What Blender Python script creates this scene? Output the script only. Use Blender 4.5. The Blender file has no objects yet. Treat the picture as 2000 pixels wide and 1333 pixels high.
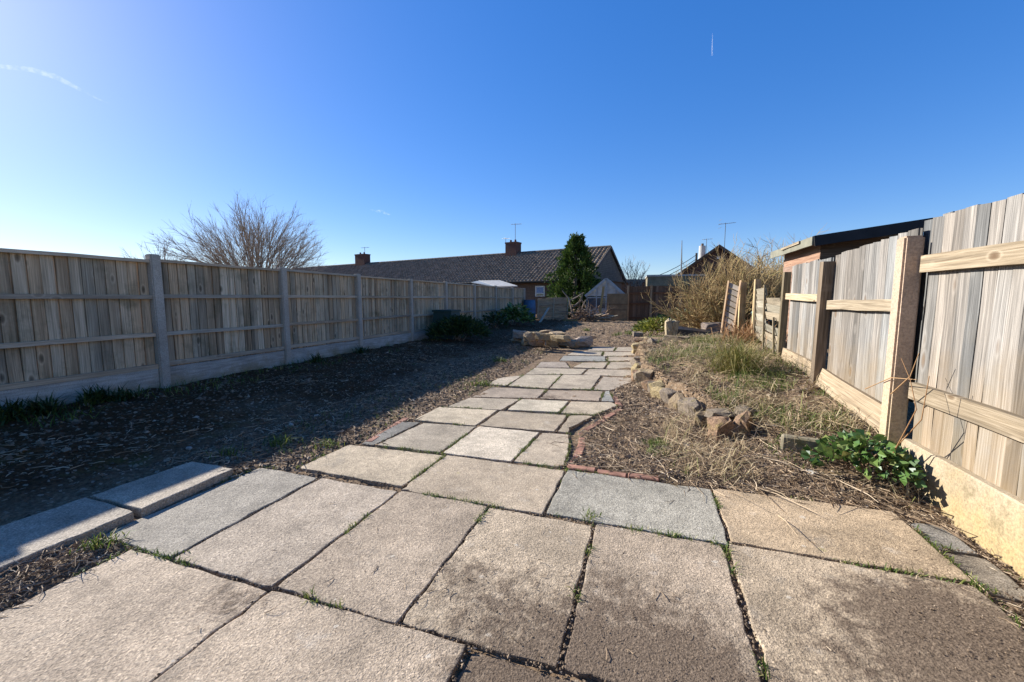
import bpy, bmesh, math, random
import numpy as np
from mathutils import Vector, Matrix
R = math.radians
rng = np.random.default_rng(7)
random.seed(7)
scene = bpy.context.scene
COL = scene.collection

# ------------------------------------------------------------------ camera
CAM_H, PITCH, YAW, FPX = 1.2, 5.89, 18.57, 800.0
cam_data = bpy.data.cameras.new('camera')
cam = bpy.data.objects.new('camera', cam_data)
COL.objects.link(cam)
cam.location = (0, 0, CAM_H)
cam.rotation_euler = (R(90 - PITCH), 0, R(YAW))
cam_data.sensor_width = 36
cam_data.lens = 36 * FPX / 2000
cam_data.clip_start = 0.05
cam_data.clip_end = 30000
scene.camera = cam
scene.render.resolution_x, scene.render.resolution_y = 1024, 682

# ------------------------------------------------------------------ sky, sun, exposure
SUN_AZ, SUN_EL = 78.0, 27.2            # azimuth to the left of +Y
world = bpy.data.worlds.new('World')
scene.world = world
world.use_nodes = True
wt = world.node_tree
bg = wt.nodes['Background']
sky = wt.nodes.new('ShaderNodeTexSky')
sky.sky_type = 'NISHITA'
sky.sun_disc = False
sky.sun_elevation = R(SUN_EL)
sky.sun_rotation = R(-SUN_AZ)
sky.altitude = 100
sky.air_density = 1.0
sky.dust_density = 0.3
sky.ozone_density = 6.0
hsv = wt.nodes.new('ShaderNodeHueSaturation')
hsv.inputs['Saturation'].default_value = 1.56
hsv.inputs['Hue'].default_value = 0.519
gam = wt.nodes.new('ShaderNodeGamma')
gam.inputs['Gamma'].default_value = 0.6
wt.links.new(sky.outputs[0], gam.inputs['Color'])
wt.links.new(gam.outputs[0], hsv.inputs['Color'])
wt.links.new(hsv.outputs[0], bg.inputs[0])
bg.inputs[1].default_value = 0.15
sun_dir = Vector((-math.sin(R(SUN_AZ)) * math.cos(R(SUN_EL)), math.cos(R(SUN_AZ)) * math.cos(R(SUN_EL)), math.sin(R(SUN_EL))))
sd = bpy.data.lights.new('sun', 'SUN')
sd.energy = 4.7
sd.angle = R(0.53)
sd.color = (1.0, 0.98, 0.94)
sun = bpy.data.objects.new('sun', sd)
COL.objects.link(sun)
sun.rotation_euler = (-sun_dir).to_track_quat('-Z', 'Y').to_euler()
sun.location = (-20, 5, 20)
scene.view_settings.view_transform = 'Standard'
scene.view_settings.look = 'None'
scene.view_settings.gamma = 1
scene.view_settings.use_curve_mapping = False
scene.view_settings.exposure = 1.2

# ------------------------------------------------------------------ pixel -> direction -> point on a surface it touches
_p, _a = R(PITCH), R(YAW)
_fw = Vector((-math.sin(_a) * math.cos(_p), math.cos(_a) * math.cos(_p), -math.sin(_p)))
_rt = Vector((math.cos(_a), math.sin(_a), 0))
_up = _rt.cross(_fw)
def ray(x, y): return _fw + _rt * ((x - 1000) / FPX) - _up * ((y - 666.5) / FPX)
ORG = Vector((0, 0, CAM_H))
def G(x, y, z=0.0):                    # on the level z
    d = ray(x, y); return ORG + d * ((z - CAM_H) / d.z)
def XF(x, y, X):                       # on the plane X
    d = ray(x, y); return ORG + d * (X / d.x)
def YF(x, y, Y):
    d = ray(x, y); return ORG + d * (Y / d.y)
def DP(x, y, dep): return ORG + ray(x, y) * dep

# ------------------------------------------------------------------ object helpers
W = {}
def put(o, parent=None, M=None):
    M = M or Matrix.Identity(4)
    if o.name not in COL.objects: COL.objects.link(o)
    if parent is not None:
        o.parent = parent
        o.matrix_parent_inverse = W[parent].inverted()
    o.matrix_basis = M
    W[o] = M
    return o
def tag(o, label=None, cat=None, group=None, kind=None):
    if label: o['label'] = label
    if cat: o['category'] = cat
    if group: o['group'] = group
    if kind: o['kind'] = kind
    return o
def thing(name, loc, label, cat, group=None):
    o = bpy.data.objects.new(name, None)
    o.empty_display_size = 0.1
    put(o, None, Matrix.Translation(Vector(loc)))
    return tag(o, label, cat, group)
def fast_mesh(name, V, F, smooth=False):
    V = np.asarray(V, dtype=np.float32); F = np.asarray(F, dtype=np.int32)
    me = bpy.data.meshes.new(name)
    me.vertices.add(len(V)); me.vertices.foreach_set('co', V.ravel())
    k = F.shape[1]
    me.loops.add(F.size); me.loops.foreach_set('vertex_index', F.ravel())
    me.polygons.add(len(F))
    me.polygons.foreach_set('loop_start', np.arange(0, F.size, k, dtype=np.int32))
    me.polygons.foreach_set('loop_total', np.full(len(F), k, dtype=np.int32))
    me.polygons.foreach_set('use_smooth', np.full(len(F), smooth, dtype=bool))
    me.update(calc_edges=True)
    return me
class MB:
    def __init__(s): s.v = []; s.f = []
    def add(s, vs, fs):
        b = len(s.v); s.v += [tuple(v) for v in vs]; s.f += [tuple(i + b for i in f) for f in fs]; return s
    def box(s, c, size, M=None):
        x, y, z = (q / 2 for q in size); c = Vector(c)
        vs = [Vector((i * x, j * y, k * z)) for i in (-1, 1) for j in (-1, 1) for k in (-1, 1)]
        if M is not None: vs = [M @ v for v in vs]
        return s.add([v + c for v in vs], [(0, 1, 3, 2), (4, 6, 7, 5), (0, 4, 5, 1), (2, 3, 7, 6), (0, 2, 6, 4), (1, 5, 7, 3)])
    def bar(s, a, b, w, t, upv=(0, 0, 1)):
        a, b = Vector(a), Vector(b); d = b - a
        z = d.normalized(); x = z.cross(Vector(upv))
        if x.length < 1e-4: x = z.cross(Vector((1, 0, 0)))
        x.normalize(); y = x.cross(z)
        vs = [p + x * (i * w / 2) + y * (j * t / 2) for p in (a, b) for i, j in ((-1, -1), (1, -1), (1, 1), (-1, 1))]
        return s.add(vs, [(3, 2, 1, 0), (4, 5, 6, 7), (0, 1, 5, 4), (1, 2, 6, 5), (2, 3, 7, 6), (3, 0, 4, 7)])
    def tube(s, pts, rad, n=6, cap=True):
        pts = [Vector(p) for p in pts]; rings = []
        if not hasattr(rad, '__len__'): rad = [rad] * len(pts)
        px = None
        for i, p in enumerate(pts):
            d = (pts[min(i + 1, len(pts) - 1)] - pts[max(i - 1, 0)])
            d = d.normalized() if d.length > 1e-9 else Vector((0, 0, 1))
            if px is None:
                px = d.cross(Vector((0.31, 0.87, 0.38))).normalized()
            else:
                px = (px - d * px.dot(d)); px = px.normalized() if px.length > 1e-6 else d.orthogonal().normalized()
            py = d.cross(px)
            rings.append([p + (px * math.cos(2 * math.pi * k / n) + py * math.sin(2 * math.pi * k / n)) * rad[i] for k in range(n)])
        vs = [v for r in rings for v in r]; fs = []
        for i in range(len(pts) - 1):
            for k in range(n):
                a, b = i * n + k, i * n + (k + 1) % n
                fs.append((a, b, b + n, a + n))
        if cap:
            fs.append(tuple(range(n - 1, -1, -1))); fs.append(tuple((len(pts) - 1) * n + k for k in range(n)))
        return s.add(vs, fs)
    def poly_prism(s, pts, z0, z1):
        n = len(pts)
        vs = [(p[0], p[1], z0) for p in pts] + [(p[0], p[1], z1) for p in pts]
        return s.add(vs, [tuple(range(n - 1, -1, -1)), tuple(range(n, 2 * n))] + [(i, (i + 1) % n, (i + 1) % n + n, i + n) for i in range(n)])
    def mesh(s, name, smooth=False):
        me = bpy.data.meshes.new(name); me.from_pydata(s.v, [], s.f)
        if smooth: me.polygons.foreach_set('use_smooth', [True] * len(me.polygons))
        me.update(); return me
    def build(s, name, mat, parent=None, M=None, smooth=False):
        return mobj(name, s.mesh(name, smooth), mat, parent, M)
def mobj(name, me, mat, parent=None, M=None, color=None):
    o = bpy.data.objects.new(name, me)
    if mat and not me.materials: me.materials.append(mat)
    if color: o.color = (*color, 1)
    return put(o, parent, M)
def bevel_mesh(me, w, seg=1):
    bm = bmesh.new(); bm.from_mesh(me)
    bmesh.ops.recalc_face_normals(bm, faces=bm.faces[:])
    bmesh.ops.bevel(bm, geom=bm.edges[:], offset=w, segments=seg, affect='EDGES', clamp_overlap=True)
    bm.to_mesh(me); bm.free(); return me

# ------------------------------------------------------------------ numpy noise
def _hash(ix, iy, seed):
    h = (ix.astype(np.int64) * 374761393 + iy.astype(np.int64) * 668265263 + seed * 144269) & 0x7fffffff
    h = ((h ^ (h >> 13)) * 1274126177) & 0x7fffffff
    return ((h ^ (h >> 16)) & 0xffff) / 65535.0
def vnoise(x, y, seed=0):
    ix, iy = np.floor(x), np.floor(y); fx, fy = x - ix, y - iy
    fx = fx * fx * (3 - 2 * fx); fy = fy * fy * (3 - 2 * fy)
    a, b, c, d = _hash(ix, iy, seed), _hash(ix + 1, iy, seed), _hash(ix, iy + 1, seed), _hash(ix + 1, iy + 1, seed)
    return (a + (b - a) * fx) * (1 - fy) + (c + (d - c) * fx) * fy - 0.5
def fbm(x, y, sc, octv=4, seed=0):
    s, a = 0, 1.0
    for o in range(octv):
        s = s + a * vnoise(x * sc + 17.3 * o, y * sc - 9.1 * o, seed + o); a *= 0.5; sc *= 2.03
    return s
def sstep(a, b, x):
    t = np.clip((x - a) / (b - a), 0, 1); return t * t * (3 - 2 * t)

# ------------------------------------------------------------------ material helpers
def nd(nt, typ, ins=None, **props):
    n = nt.nodes.new(typ)
    for k, v in props.items(): setattr(n, k, v)
    for k, v in (ins or {}).items():
        s = n.inputs[k]
        if isinstance(v, bpy.types.NodeSocket): nt.links.new(v, s)
        else: s.default_value = v
    return n
def warm(c): return (c[0], c[1] * 0.93, c[2] * 0.84)      # neutral daylight balance: base colours tinted yellower to offset the blue sky fill
def c4(c): return (*warm(c), 1)
def new_mat(name, rough=0.85, spec=0.3):
    m = bpy.data.materials.new(name); m.use_nodes = True
    nt = m.node_tree; b = nt.nodes['Principled BSDF']
    b.inputs['Roughness'].default_value = rough
    b.inputs['Specular IOR Level'].default_value = spec
    return m, nt, b
def ramp(nt, fac, stops, interp='LINEAR'):
    n = nd(nt, 'ShaderNodeValToRGB', {'Fac': fac}); e = n.color_ramp.elements
    n.color_ramp.interpolation = interp
    while len(e) < len(stops): e.new(0.5)
    for q, (p, c) in zip(e, stops):
        q.position = p; q.color = c4(c) if hasattr(c, '__len__') else (c, c, c, 1)
    return n.outputs['Color']
def mix(nt, fac, a, b, mode='MIX'):
    ins = {'Fac': fac}
    ins['Color1'] = a if isinstance(a, bpy.types.NodeSocket) else c4(a)
    ins['Color2'] = b if isinstance(b, bpy.types.NodeSocket) else c4(b)
    return nd(nt, 'ShaderNodeMixRGB', ins, blend_type=mode).outputs[0]
def noise(nt, vec, scale, detail=4, rough=0.55, dist=0.0):
    n = nd(nt, 'ShaderNodeTexNoise', {'Scale': scale, 'Detail': detail, 'Roughness': rough, 'Distortion': dist})
    if vec is not None: nt.links.new(vec, n.inputs['Vector'])
    return n.outputs['Fac']
def math_n(nt, op, a, b=0.5, c=None, clamp=False):
    ins = {0: a, 1: b}
    if c is not None: ins[2] = c
    return nd(nt, 'ShaderNodeMath', ins, operation=op, use_clamp=clamp).outputs[0]
def maprange(nt, v, a, b, c=0.0, d=1.0):
    return nd(nt, 'ShaderNodeMapRange', {'Value': v, 'From Min': a, 'From Max': b, 'To Min': c, 'To Max': d}).outputs[0]
def bump(nt, b, height, strength=0.5, dist=0.01, prev=None):
    n = nd(nt, 'ShaderNodeBump', {'Height': height, 'Strength': strength, 'Distance': dist})
    if prev is not None: nt.links.new(prev, n.inputs['Normal'])
    nt.links.new(n.outputs[0], b.inputs['Normal']); return n.outputs[0]
def objcoord(nt, rand=0.0):
    t = nd(nt, 'ShaderNodeTexCoord').outputs['Object']
    if not rand: return t
    r = nd(nt, 'ShaderNodeObjectInfo').outputs['Random']
    r = math_n(nt, 'MULTIPLY', r, rand)
    cmb = nd(nt, 'ShaderNodeCombineXYZ', {0: r, 1: r, 2: math_n(nt, 'MULTIPLY', r, 1.7)}).outputs[0]
    return nd(nt, 'ShaderNodeVectorMath', {0: t, 1: cmb}, operation='ADD').outputs[0]
def scaled(nt, vec, s):
    return nd(nt, 'ShaderNodeVectorMath', {0: vec, 1: s}, operation='MULTIPLY').outputs[0]
def island(nt): return nd(nt, 'ShaderNodeNewGeometry').outputs['Random Per Island']
def wpos(nt): return nd(nt, 'ShaderNodeNewGeometry').outputs['Position']

def mat_plain(name, col, rough=0.7, var=0.25, sc=6.0, spec=0.3, metal=0.0, bmp=0.15, bsc=60):
    m, nt, b = new_mat(name, rough, spec); co = objcoord(nt, 5.0)
    n = noise(nt, co, sc, 5, 0.6)
    dark = [c * (1 - var) for c in col]; lite = [min(1, c * (1 + var)) for c in col]
    nt.links.new(ramp(nt, n, [(0.3, dark), (0.7, lite)]), b.inputs['Base Color'])
    b.inputs['Metallic'].default_value = metal
    if bmp: bump(nt, b, noise(nt, co, bsc, 3), bmp, 0.005)
    return m
def mat_wood(name, dark, mid, lite, stain=None, stain_z=(0.3, 0.9), knots=0.7, knot_col=(0.10, 0.07, 0.045), streak=0.5, green=None):
    """weathered timber, grain along local Z, each board its own tone"""
    m, nt, b = new_mat(name, 0.85, 0.2); co = objcoord(nt, 41.0)
    rnd = nd(nt, 'ShaderNodeObjectInfo').outputs['Random']
    ocol = nd(nt, 'ShaderNodeObjectInfo').outputs['Color']
    wob = noise(nt, scaled(nt, co, (9, 9, 1.2)), 1.0, 2)
    g1v = nd(nt, 'ShaderNodeVectorMath', {0: scaled(nt, co, (120, 120, 3.0)), 1: nd(nt, 'ShaderNodeCombineXYZ', {0: math_n(nt, 'MULTIPLY', wob, 4.0)}).outputs[0]}, operation='ADD').outputs[0]
    g1 = noise(nt, g1v, 1.0, 5, 0.6)
    g2 = noise(nt, scaled(nt, co, (12, 12, 1.3)), 1.0, 4, 0.6)
    col = ramp(nt, g1, [(0.25, dark), (0.5, mid), (0.72, lite)])
    tone = math_n(nt, 'ADD', math_n(nt, 'MULTIPLY', g2, 0.9), math_n(nt, 'MULTIPLY', rnd, 0.45))
    col = mix(nt, 1.0, col, ramp(nt, tone, [(0.35, 0.55), (0.7, 1.0), (0.95, 1.25)]), 'MULTIPLY')
    # rain streaks
    st = noise(nt, scaled(nt, co, (22, 22, 0.7)), 1.0, 3, 0.5)
    col = mix(nt, math_n(nt, 'MULTIPLY', maprange(nt, st, 0.56, 0.75), streak, clamp=True), col, [c * 0.35 for c in dark])
    # knots
    vo = nd(nt, 'ShaderNodeTexVoronoi', {'Vector': scaled(nt, co, (7.0, 0.3, 3.9)), 'Scale': 1.0, 'Randomness': 1.0})
    kd = vo.outputs['Distance']
    col = mix(nt, math_n(nt, 'MULTIPLY', ramp(nt, kd, [(0.0, 1.0), (0.09, 0.75), (0.17, 0.0)]), knots), col, knot_col)
    col = mix(nt, math_n(nt, 'MULTIPLY', ramp(nt, kd, [(0.13, 0.0), (0.18, 0.6), (0.24, 0.0)]), 0.6), col, lite)
    if stain:
        z = nd(nt, 'ShaderNodeSeparateXYZ', {0: wpos(nt)}).outputs['Z']
        nz = noise(nt, wpos(nt), 5.0, 4, 0.6)
        zz = math_n(nt, 'ADD', z, math_n(nt, 'MULTIPLY', math_n(nt, 'SUBTRACT', nz, 0.5), 0.9))
        f = maprange(nt, zz, stain_z[1], stain_z[0])
        col = mix(nt, math_n(nt, 'MULTIPLY', f, 0.8, clamp=True), col, mix(nt, 0.75, col, stain))
    if green:
        gz = noise(nt, wpos(nt), 3.0, 5, 0.65)
        col = mix(nt, math_n(nt, 'MULTIPLY', maprange(nt, gz, 0.52, 0.7), 0.55, clamp=True), col, green)
    col = mix(nt, 1.0, col, ocol, 'MULTIPLY')
    nt.links.new(col, b.inputs['Base Color'])
    n1 = bump(nt, b, g1, 0.55, 0.004)
    bump(nt, b, kd, 0.25, 0.004, n1)
    return m
def mat_concrete(name, col, var=0.2, moss=None, stain=None, stain_z=(0, 0.4), speck=0.5, streaky=False):
    m, nt, b = new_mat(name, 0.92, 0.2); co = objcoord(nt, 9.0)
    n1 = noise(nt, co, 2.6, 5, 0.6); n2 = noise(nt, co, 90, 3, 0.6)
    c = ramp(nt, n1, [(0.3, [q * (1 - var) for q in col]), (0.7, [q * (1 + var) for q in col])])
    c = mix(nt, speck, c, ramp(nt, n2, [(0.3, 0.55), (0.6, 1.2)]), 'MULTIPLY')
    if streaky:
        s = noise(nt, scaled(nt, co, (30, 3.0, 40)), 1.0, 4, 0.6)
        c = mix(nt, 0.6, c, ramp(nt, s, [(0.35, 0.55), (0.6, 1.15)]), 'MULTIPLY')
    if stain:
        z = nd(nt, 'ShaderNodeSeparateXYZ', {0: wpos(nt)}).outputs['Z']
        nz = noise(nt, wpos(nt), 3.5, 5, 0.65)
        zz = math_n(nt, 'ADD', z, math_n(nt, 'MULTIPLY', math_n(nt, 'SUBTRACT', nz, 0.5), 0.7))
        c = mix(nt, math_n(nt, 'MULTIPLY', maprange(nt, zz, stain_z[1], stain_z[0]), 0.85, clamp=True), c, mix(nt, 1.0, ramp(nt, n2, [(0.3, 0.7), (0.65, 1.2)]), stain, 'MULTIPLY'))
    if moss:
        nm = noise(nt, wpos(nt), 7.0, 5, 0.7)
        c = mix(nt, math_n(nt, 'MULTIPLY', maprange(nt, nm, 0.55, 0.68), 0.75, clamp=True), c, moss)
    c = mix(nt, 1.0, c, nd(nt, 'ShaderNodeObjectInfo').outputs['Color'], 'MULTIPLY')
    nt.links.new(c, b.inputs['Base Color'])
    p = bump(nt, b, n2, 0.5, 0.004); bump(nt, b, noise(nt, co, 14, 5, 0.65), 0.4, 0.012, p)
    return m
def mat_island(name, stops, rough=0.8, trans=0.0, spec=0.25):
    m, nt, b = new_mat(name, rough, spec)
    c = ramp(nt, island(nt), stops)
    nt.links.new(c, b.inputs['Base Color'])
    if trans:
        t = nd(nt, 'ShaderNodeBsdfTranslucent', {'Color': c})
        mx = nd(nt, 'ShaderNodeMixShader', {0: trans, 1: b.outputs[0], 2: t.outputs[0]})
        nt.links.new(mx.outputs[0], nt.nodes['Material Output'].inputs['Surface'])
    return m
#==MATS==
# ------------------------------------------------------------------ materials
def mat_slab():
    m, nt, b = new_mat('slab_concrete', 0.93, 0.18)
    P = wpos(nt); ocol = nd(nt, 'ShaderNodeObjectInfo').outputs['Color']; rnd = nd(nt, 'ShaderNodeObjectInfo').outputs['Random']
    off = nd(nt, 'ShaderNodeCombineXYZ', {0: math_n(nt, 'MULTIPLY', rnd, 23.0), 2: math_n(nt, 'MULTIPLY', rnd, 11.0)}).outputs[0]
    Q = nd(nt, 'ShaderNodeVectorMath', {0: P, 1: off}, operation='ADD').outputs[0]
    big = noise(nt, Q, 2.4, 5, 0.62); med = noise(nt, Q, 13, 4, 0.6); fine = noise(nt, Q, 110, 3, 0.7)
    vo = nd(nt, 'ShaderNodeTexVoronoi', {'Vector': Q, 'Scale': 150.0})
    c = mix(nt, 1.0, ocol, ramp(nt, big, [(0.25, 0.62), (0.5, 0.97), (0.75, 1.2)]), 'MULTIPLY')
    c = mix(nt, 0.7, c, ramp(nt, med, [(0.3, 0.74), (0.65, 1.12)]), 'MULTIPLY')
    c = mix(nt, 0.85, c, ramp(nt, fine, [(0.32, 0.5), (0.5, 0.98), (0.68, 1.35)]), 'MULTIPLY')
    agg = nd(nt, 'ShaderNodeSeparateColor', {0: vo.outputs['Color']}).outputs[0]
    c = mix(nt, 0.6, c, ramp(nt, agg, [(0.0, 0.55), (0.35, 0.95), (0.8, 1.05), (1.0, 1.5)]), 'MULTIPLY')
    # lichen blotches and old grey water stains, own shapes
    lich = noise(nt, Q, 5.5, 6, 0.72)
    c = mix(nt, math_n(nt, 'MULTIPLY', maprange(nt, lich, 0.57, 0.72), 0.5, clamp=True), c, (0.23, 0.21, 0.18))
    c = mix(nt, math_n(nt, 'MULTIPLY', maprange(nt, lich, 0.40, 0.28), 0.4, clamp=True), c, (0.52, 0.48, 0.42))
    for sc_, lo_, colr in ((7.0, 0.10, (0.55, 0.53, 0.47)), (11.0, 0.075, (0.10, 0.09, 0.075)), (4.0, 0.08, (0.34, 0.30, 0.16))):
        vq = nd(nt, 'ShaderNodeTexVoronoi', {'Vector': nd(nt, 'ShaderNodeVectorMath', {0: Q, 1: scaled(nt, nd(nt, 'ShaderNodeTexNoise', {'Vector': Q, 'Scale': 40.0}).outputs['Color'], (0.03, 0.03, 0.03))}, operation='ADD').outputs[0], 'Scale': sc_})
        pick = nd(nt, 'ShaderNodeSeparateColor', {0: vq.outputs['Color']}).outputs[1]
        rad_ = math_n(nt, 'MULTIPLY', maprange(nt, pick, 0.45, 1.0), lo_)
        inside = math_n(nt, 'LESS_THAN', vq.outputs['Distance'], rad_)
        c = mix(nt, math_n(nt, 'MULTIPLY', inside, 0.5), c, colr)
    # mud lying on the near slabs
    blobs = [(1230, 1400, 0.62, 1.25), (1000, 1215, 0.34, 0.8), (1960, 1300, 0.5, 1.3), (1830, 1180, 0.3, 0.9), (1140, 1180, 0.22, 0.65), (905, 1130, 0.24, 0.6), (470, 1165, 0.2, 0.55), (1030, 1330, 0.35, 1.1), (1700, 1300, 0.3, 0.6), (1230, 760, 0.25, 0.5), (1075, 775, 0.2, 0.7)]
    tot = None
    for px, py, rad, amp in blobs:
        g = G(px, py)
        d = nd(nt, 'ShaderNodeVectorMath', {0: P, 1: tuple(g)}, operation='DISTANCE').outputs['Value']
        f = maprange(nt, d, rad * 1.35, rad * 0.15, 0.0, amp)
        tot = f if tot is None else math_n(nt, 'MAXIMUM', tot, f)
    dn = noise(nt, P, 16, 6, 0.72); dn2 = noise(nt, P, 4.0, 4, 0.6)
    dm = math_n(nt, 'ADD', math_n(nt, 'MULTIPLY', dn, 1.0), math_n(nt, 'MULTIPLY', dn2, 0.6))
    dirt = maprange(nt, math_n(nt, 'ADD', math_n(nt, 'MULTIPLY', tot, 0.72), dm), 1.0, 1.35)
    dirt = math_n(nt, 'MULTIPLY', dirt, maprange(nt, tot, 0.0, 0.15), clamp=True)
    soilc = ramp(nt, fine, [(0.3, (0.045, 0.032, 0.022)), (0.5, (0.11, 0.082, 0.06)), (0.7, (0.2, 0.155, 0.115))])
    c = mix(nt, math_n(nt, 'MULTIPLY', dirt, 0.88), c, soilc)
    nt.links.new(c, b.inputs['Base Color'])
    p = bump(nt, b, fine, 0.75, 0.004)
    p = bump(nt, b, vo.outputs['Distance'], 0.5, 0.003, p)
    p = bump(nt, b, noise(nt, Q, 42, 2, 0.5, 1.6), 0.6, 0.006, p)
    p = bump(nt, b, med, 0.35, 0.008, p)
    bump(nt, b, math_n(nt, 'MULTIPLY', dirt, dn), 0.5, 0.01, p)
    return m
def mat_soil():
    m, nt, b = new_mat('soil', 0.95, 0.15); P = wpos(nt)
    a = noise(nt, P, 1.1, 5, 0.6); f = noise(nt, P, 38, 6, 0.7); g = noise(nt, P, 9, 5, 0.65)
    c = ramp(nt, f, [(0.28, (0.065, 0.050, 0.036)), (0.5, (0.19, 0.15, 0.110)), (0.72, (0.38, 0.305, 0.225))])
    c = mix(nt, 0.8, c, ramp(nt, a, [(0.3, (0.72, 0.70, 0.70)), (0.7, (1.18, 1.1, 1.0))]), 'MULTIPLY')
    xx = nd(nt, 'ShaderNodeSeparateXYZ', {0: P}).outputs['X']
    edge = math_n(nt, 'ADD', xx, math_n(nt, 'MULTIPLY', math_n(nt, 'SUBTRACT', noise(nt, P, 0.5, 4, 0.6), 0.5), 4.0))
    c = mix(nt, maprange(nt, edge, -2.9, -3.9), c, mix(nt, 1.0, c, (0.36, 0.28, 0.20), 'MULTIPLY'))  # soil darkened on the left, deepening the fence's shade in its colour
    mo = noise(nt, P, 2.3, 6, 0.7)
    c = mix(nt, math_n(nt, 'MULTIPLY', maprange(nt, mo, 0.58, 0.7), 0.45, clamp=True), c, (0.085, 0.105, 0.03))
    vo = nd(nt, 'ShaderNodeTexVoronoi', {'Vector': P, 'Scale': 55.0})
    sp = nd(nt, 'ShaderNodeSeparateColor', {0: vo.outputs['Color']}).outputs[0]
    c = mix(nt, ramp(nt, sp, [(0.93, 0.0), (0.95, 0.6)]), c, (0.36, 0.31, 0.25))
    nt.links.new(c, b.inputs['Base Color'])
    p = bump(nt, b, f, 0.9, 0.018); bump(nt, b, g, 0.7, 0.04, p)
    return m
def mat_brick(name, c1, c2, mortar, sc, bw=0.225, bh=0.075, vertical=True):
    m, nt, b = new_mat(name, 0.9, 0.2); co = objcoord(nt)
    if vertical:
        s = nd(nt, 'ShaderNodeSeparateXYZ', {0: co}).outputs
        co = nd(nt, 'ShaderNodeCombineXYZ', {0: math_n(nt, 'ADD', s[0], s[1]), 1: s[2]}).outputs[0]
    br = nd(nt, 'ShaderNodeTexBrick', {'Vector': co, 'Color1': c4(c1), 'Color2': c4(c2), 'Mortar': c4(mortar), 'Scale': sc, 'Mortar Size': 0.01, 'Brick Width': bw, 'Row Height': bh})
    c = mix(nt, 0.7, br.outputs['Color'], ramp(nt, noise(nt, co, 12, 4), [(0.3, 0.6), (0.7, 1.25)]), 'MULTIPLY')
    nt.links.new(c, b.inputs['Base Color']); bump(nt, b, br.outputs['Fac'], -0.5, 0.01)
    return m
def mat_stone():
    m, nt, b = new_mat('sandstone', 0.92, 0.18); co = objcoord(nt, 13.0); ocol = nd(nt, 'ShaderNodeObjectInfo').outputs['Color']
    n1 = noise(nt, co, 7, 5, 0.65); n2 = noise(nt, co, 55, 4, 0.65)
    c = mix(nt, 1.0, ocol, ramp(nt, n1, [(0.28, 0.5), (0.5, 0.95), (0.75, 1.25)]), 'MULTIPLY')
    c = mix(nt, 0.8, c, ramp(nt, n2, [(0.3, 0.6), (0.68, 1.3)]), 'MULTIPLY')
    nm = noise(nt, wpos(nt), 9, 5, 0.7)
    c = mix(nt, math_n(nt, 'MULTIPLY', maprange(nt, nm, 0.53, 0.68), 0.65, clamp=True), c, (0.25, 0.205, 0.075))
    c = mix(nt, math_n(nt, 'MULTIPLY', maprange(nt, nm, 0.42, 0.3), 0.6, clamp=True), c, (0.09, 0.075, 0.06))
    nt.links.new(c, b.inputs['Base Color'])
    p = bump(nt, b, n2, 0.8, 0.008); bump(nt, b, n1, 0.8, 0.03, p)
    return m
MT = {}
MT['slab'] = mat_slab()
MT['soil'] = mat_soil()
MT['stone'] = mat_stone()
MT['edging_brick'] = mat_plain('edging_brick_clay', (0.27, 0.145, 0.105), 0.9, 0.5, 9, bmp=0.5, bsc=70)
MT['wood_grey'] = mat_wood('weathered_grey_board', (0.24, 0.18, 0.115), (0.53, 0.415, 0.285), (0.69, 0.565, 0.415), knots=0.85, knot_col=(0.06, 0.045, 0.03), streak=0.9, green=(0.13, 0.125, 0.07))
MT['wood_rail'] = mat_wood('weathered_rail', (0.24, 0.20, 0.15), (0.44, 0.37, 0.285), (0.56, 0.48, 0.385), knots=0.3, streak=0.3)
MT['wood_pale'] = mat_wood('bleached_fence_board', (0.075, 0.074, 0.073), (0.195, 0.190, 0.182), (0.34, 0.33, 0.315), stain=(0.27, 0.195, 0.095), stain_z=(0.1, 0.95), knots=0.75, knot_col=(0.16, 0.11, 0.07), streak=0.6)
MT['wood_yellow'] = mat_wood('yellowish_rail_timber', (0.16, 0.125, 0.085), (0.32, 0.27, 0.195), (0.46, 0.40, 0.31), knots=0.9, knot_col=(0.11, 0.07, 0.04), streak=0.6)  # yellowish timber of rails, posts and battens
MT['wood_cream'] = mat_wood('cream_lap_slat', (0.18, 0.155, 0.11), (0.28, 0.25, 0.19), (0.38, 0.345, 0.275), knots=0.3, streak=0.3)
MT['wood_brown'] = mat_wood('brown_timber', (0.075, 0.045, 0.03), (0.16, 0.10, 0.065), (0.23, 0.16, 0.11), knots=0.4, streak=0.5)
MT['wood_red'] = mat_wood('red_brown_cladding', (0.12, 0.075, 0.055), (0.24, 0.155, 0.115), (0.33, 0.24, 0.19), knots=0.4, streak=0.5)
MT['post_conc'] = mat_concrete('concrete_post', (0.42, 0.385, 0.335), 0.15, speck=0.6)
MT['post_pink'] = mat_concrete('pinkish_concrete_post', (0.42, 0.325, 0.25), 0.15, stain=(0.38, 0.33, 0.2), stain_z=(0.1, 0.8), speck=0.6)
MT['gravel'] = mat_concrete('concrete_gravel_board', (0.42, 0.405, 0.375), 0.16, stain=(0.27, 0.22, 0.12), stain_z=(0.0, 0.22), streaky=True)
MT['gravel_y'] = mat_concrete('algae_stained_gravel_board', (0.38, 0.33, 0.26), 0.3, stain=(0.36, 0.275, 0.135), stain_z=(0.0, 0.40), moss=(0.17, 0.145, 0.08))
MT['grey_conc'] = mat_concrete('grey_concrete_block', (0.20, 0.18, 0.13), 0.3, moss=(0.15, 0.13, 0.05))
MT['felt'] = mat_plain('black_roof_felt', (0.022, 0.022, 0.025), 0.7, 0.4, 4, bmp=0.3)
MT['green_paint'] = mat_plain('grey_green_paint', (0.19, 0.19, 0.15), 0.7, 0.2, 8)
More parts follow.
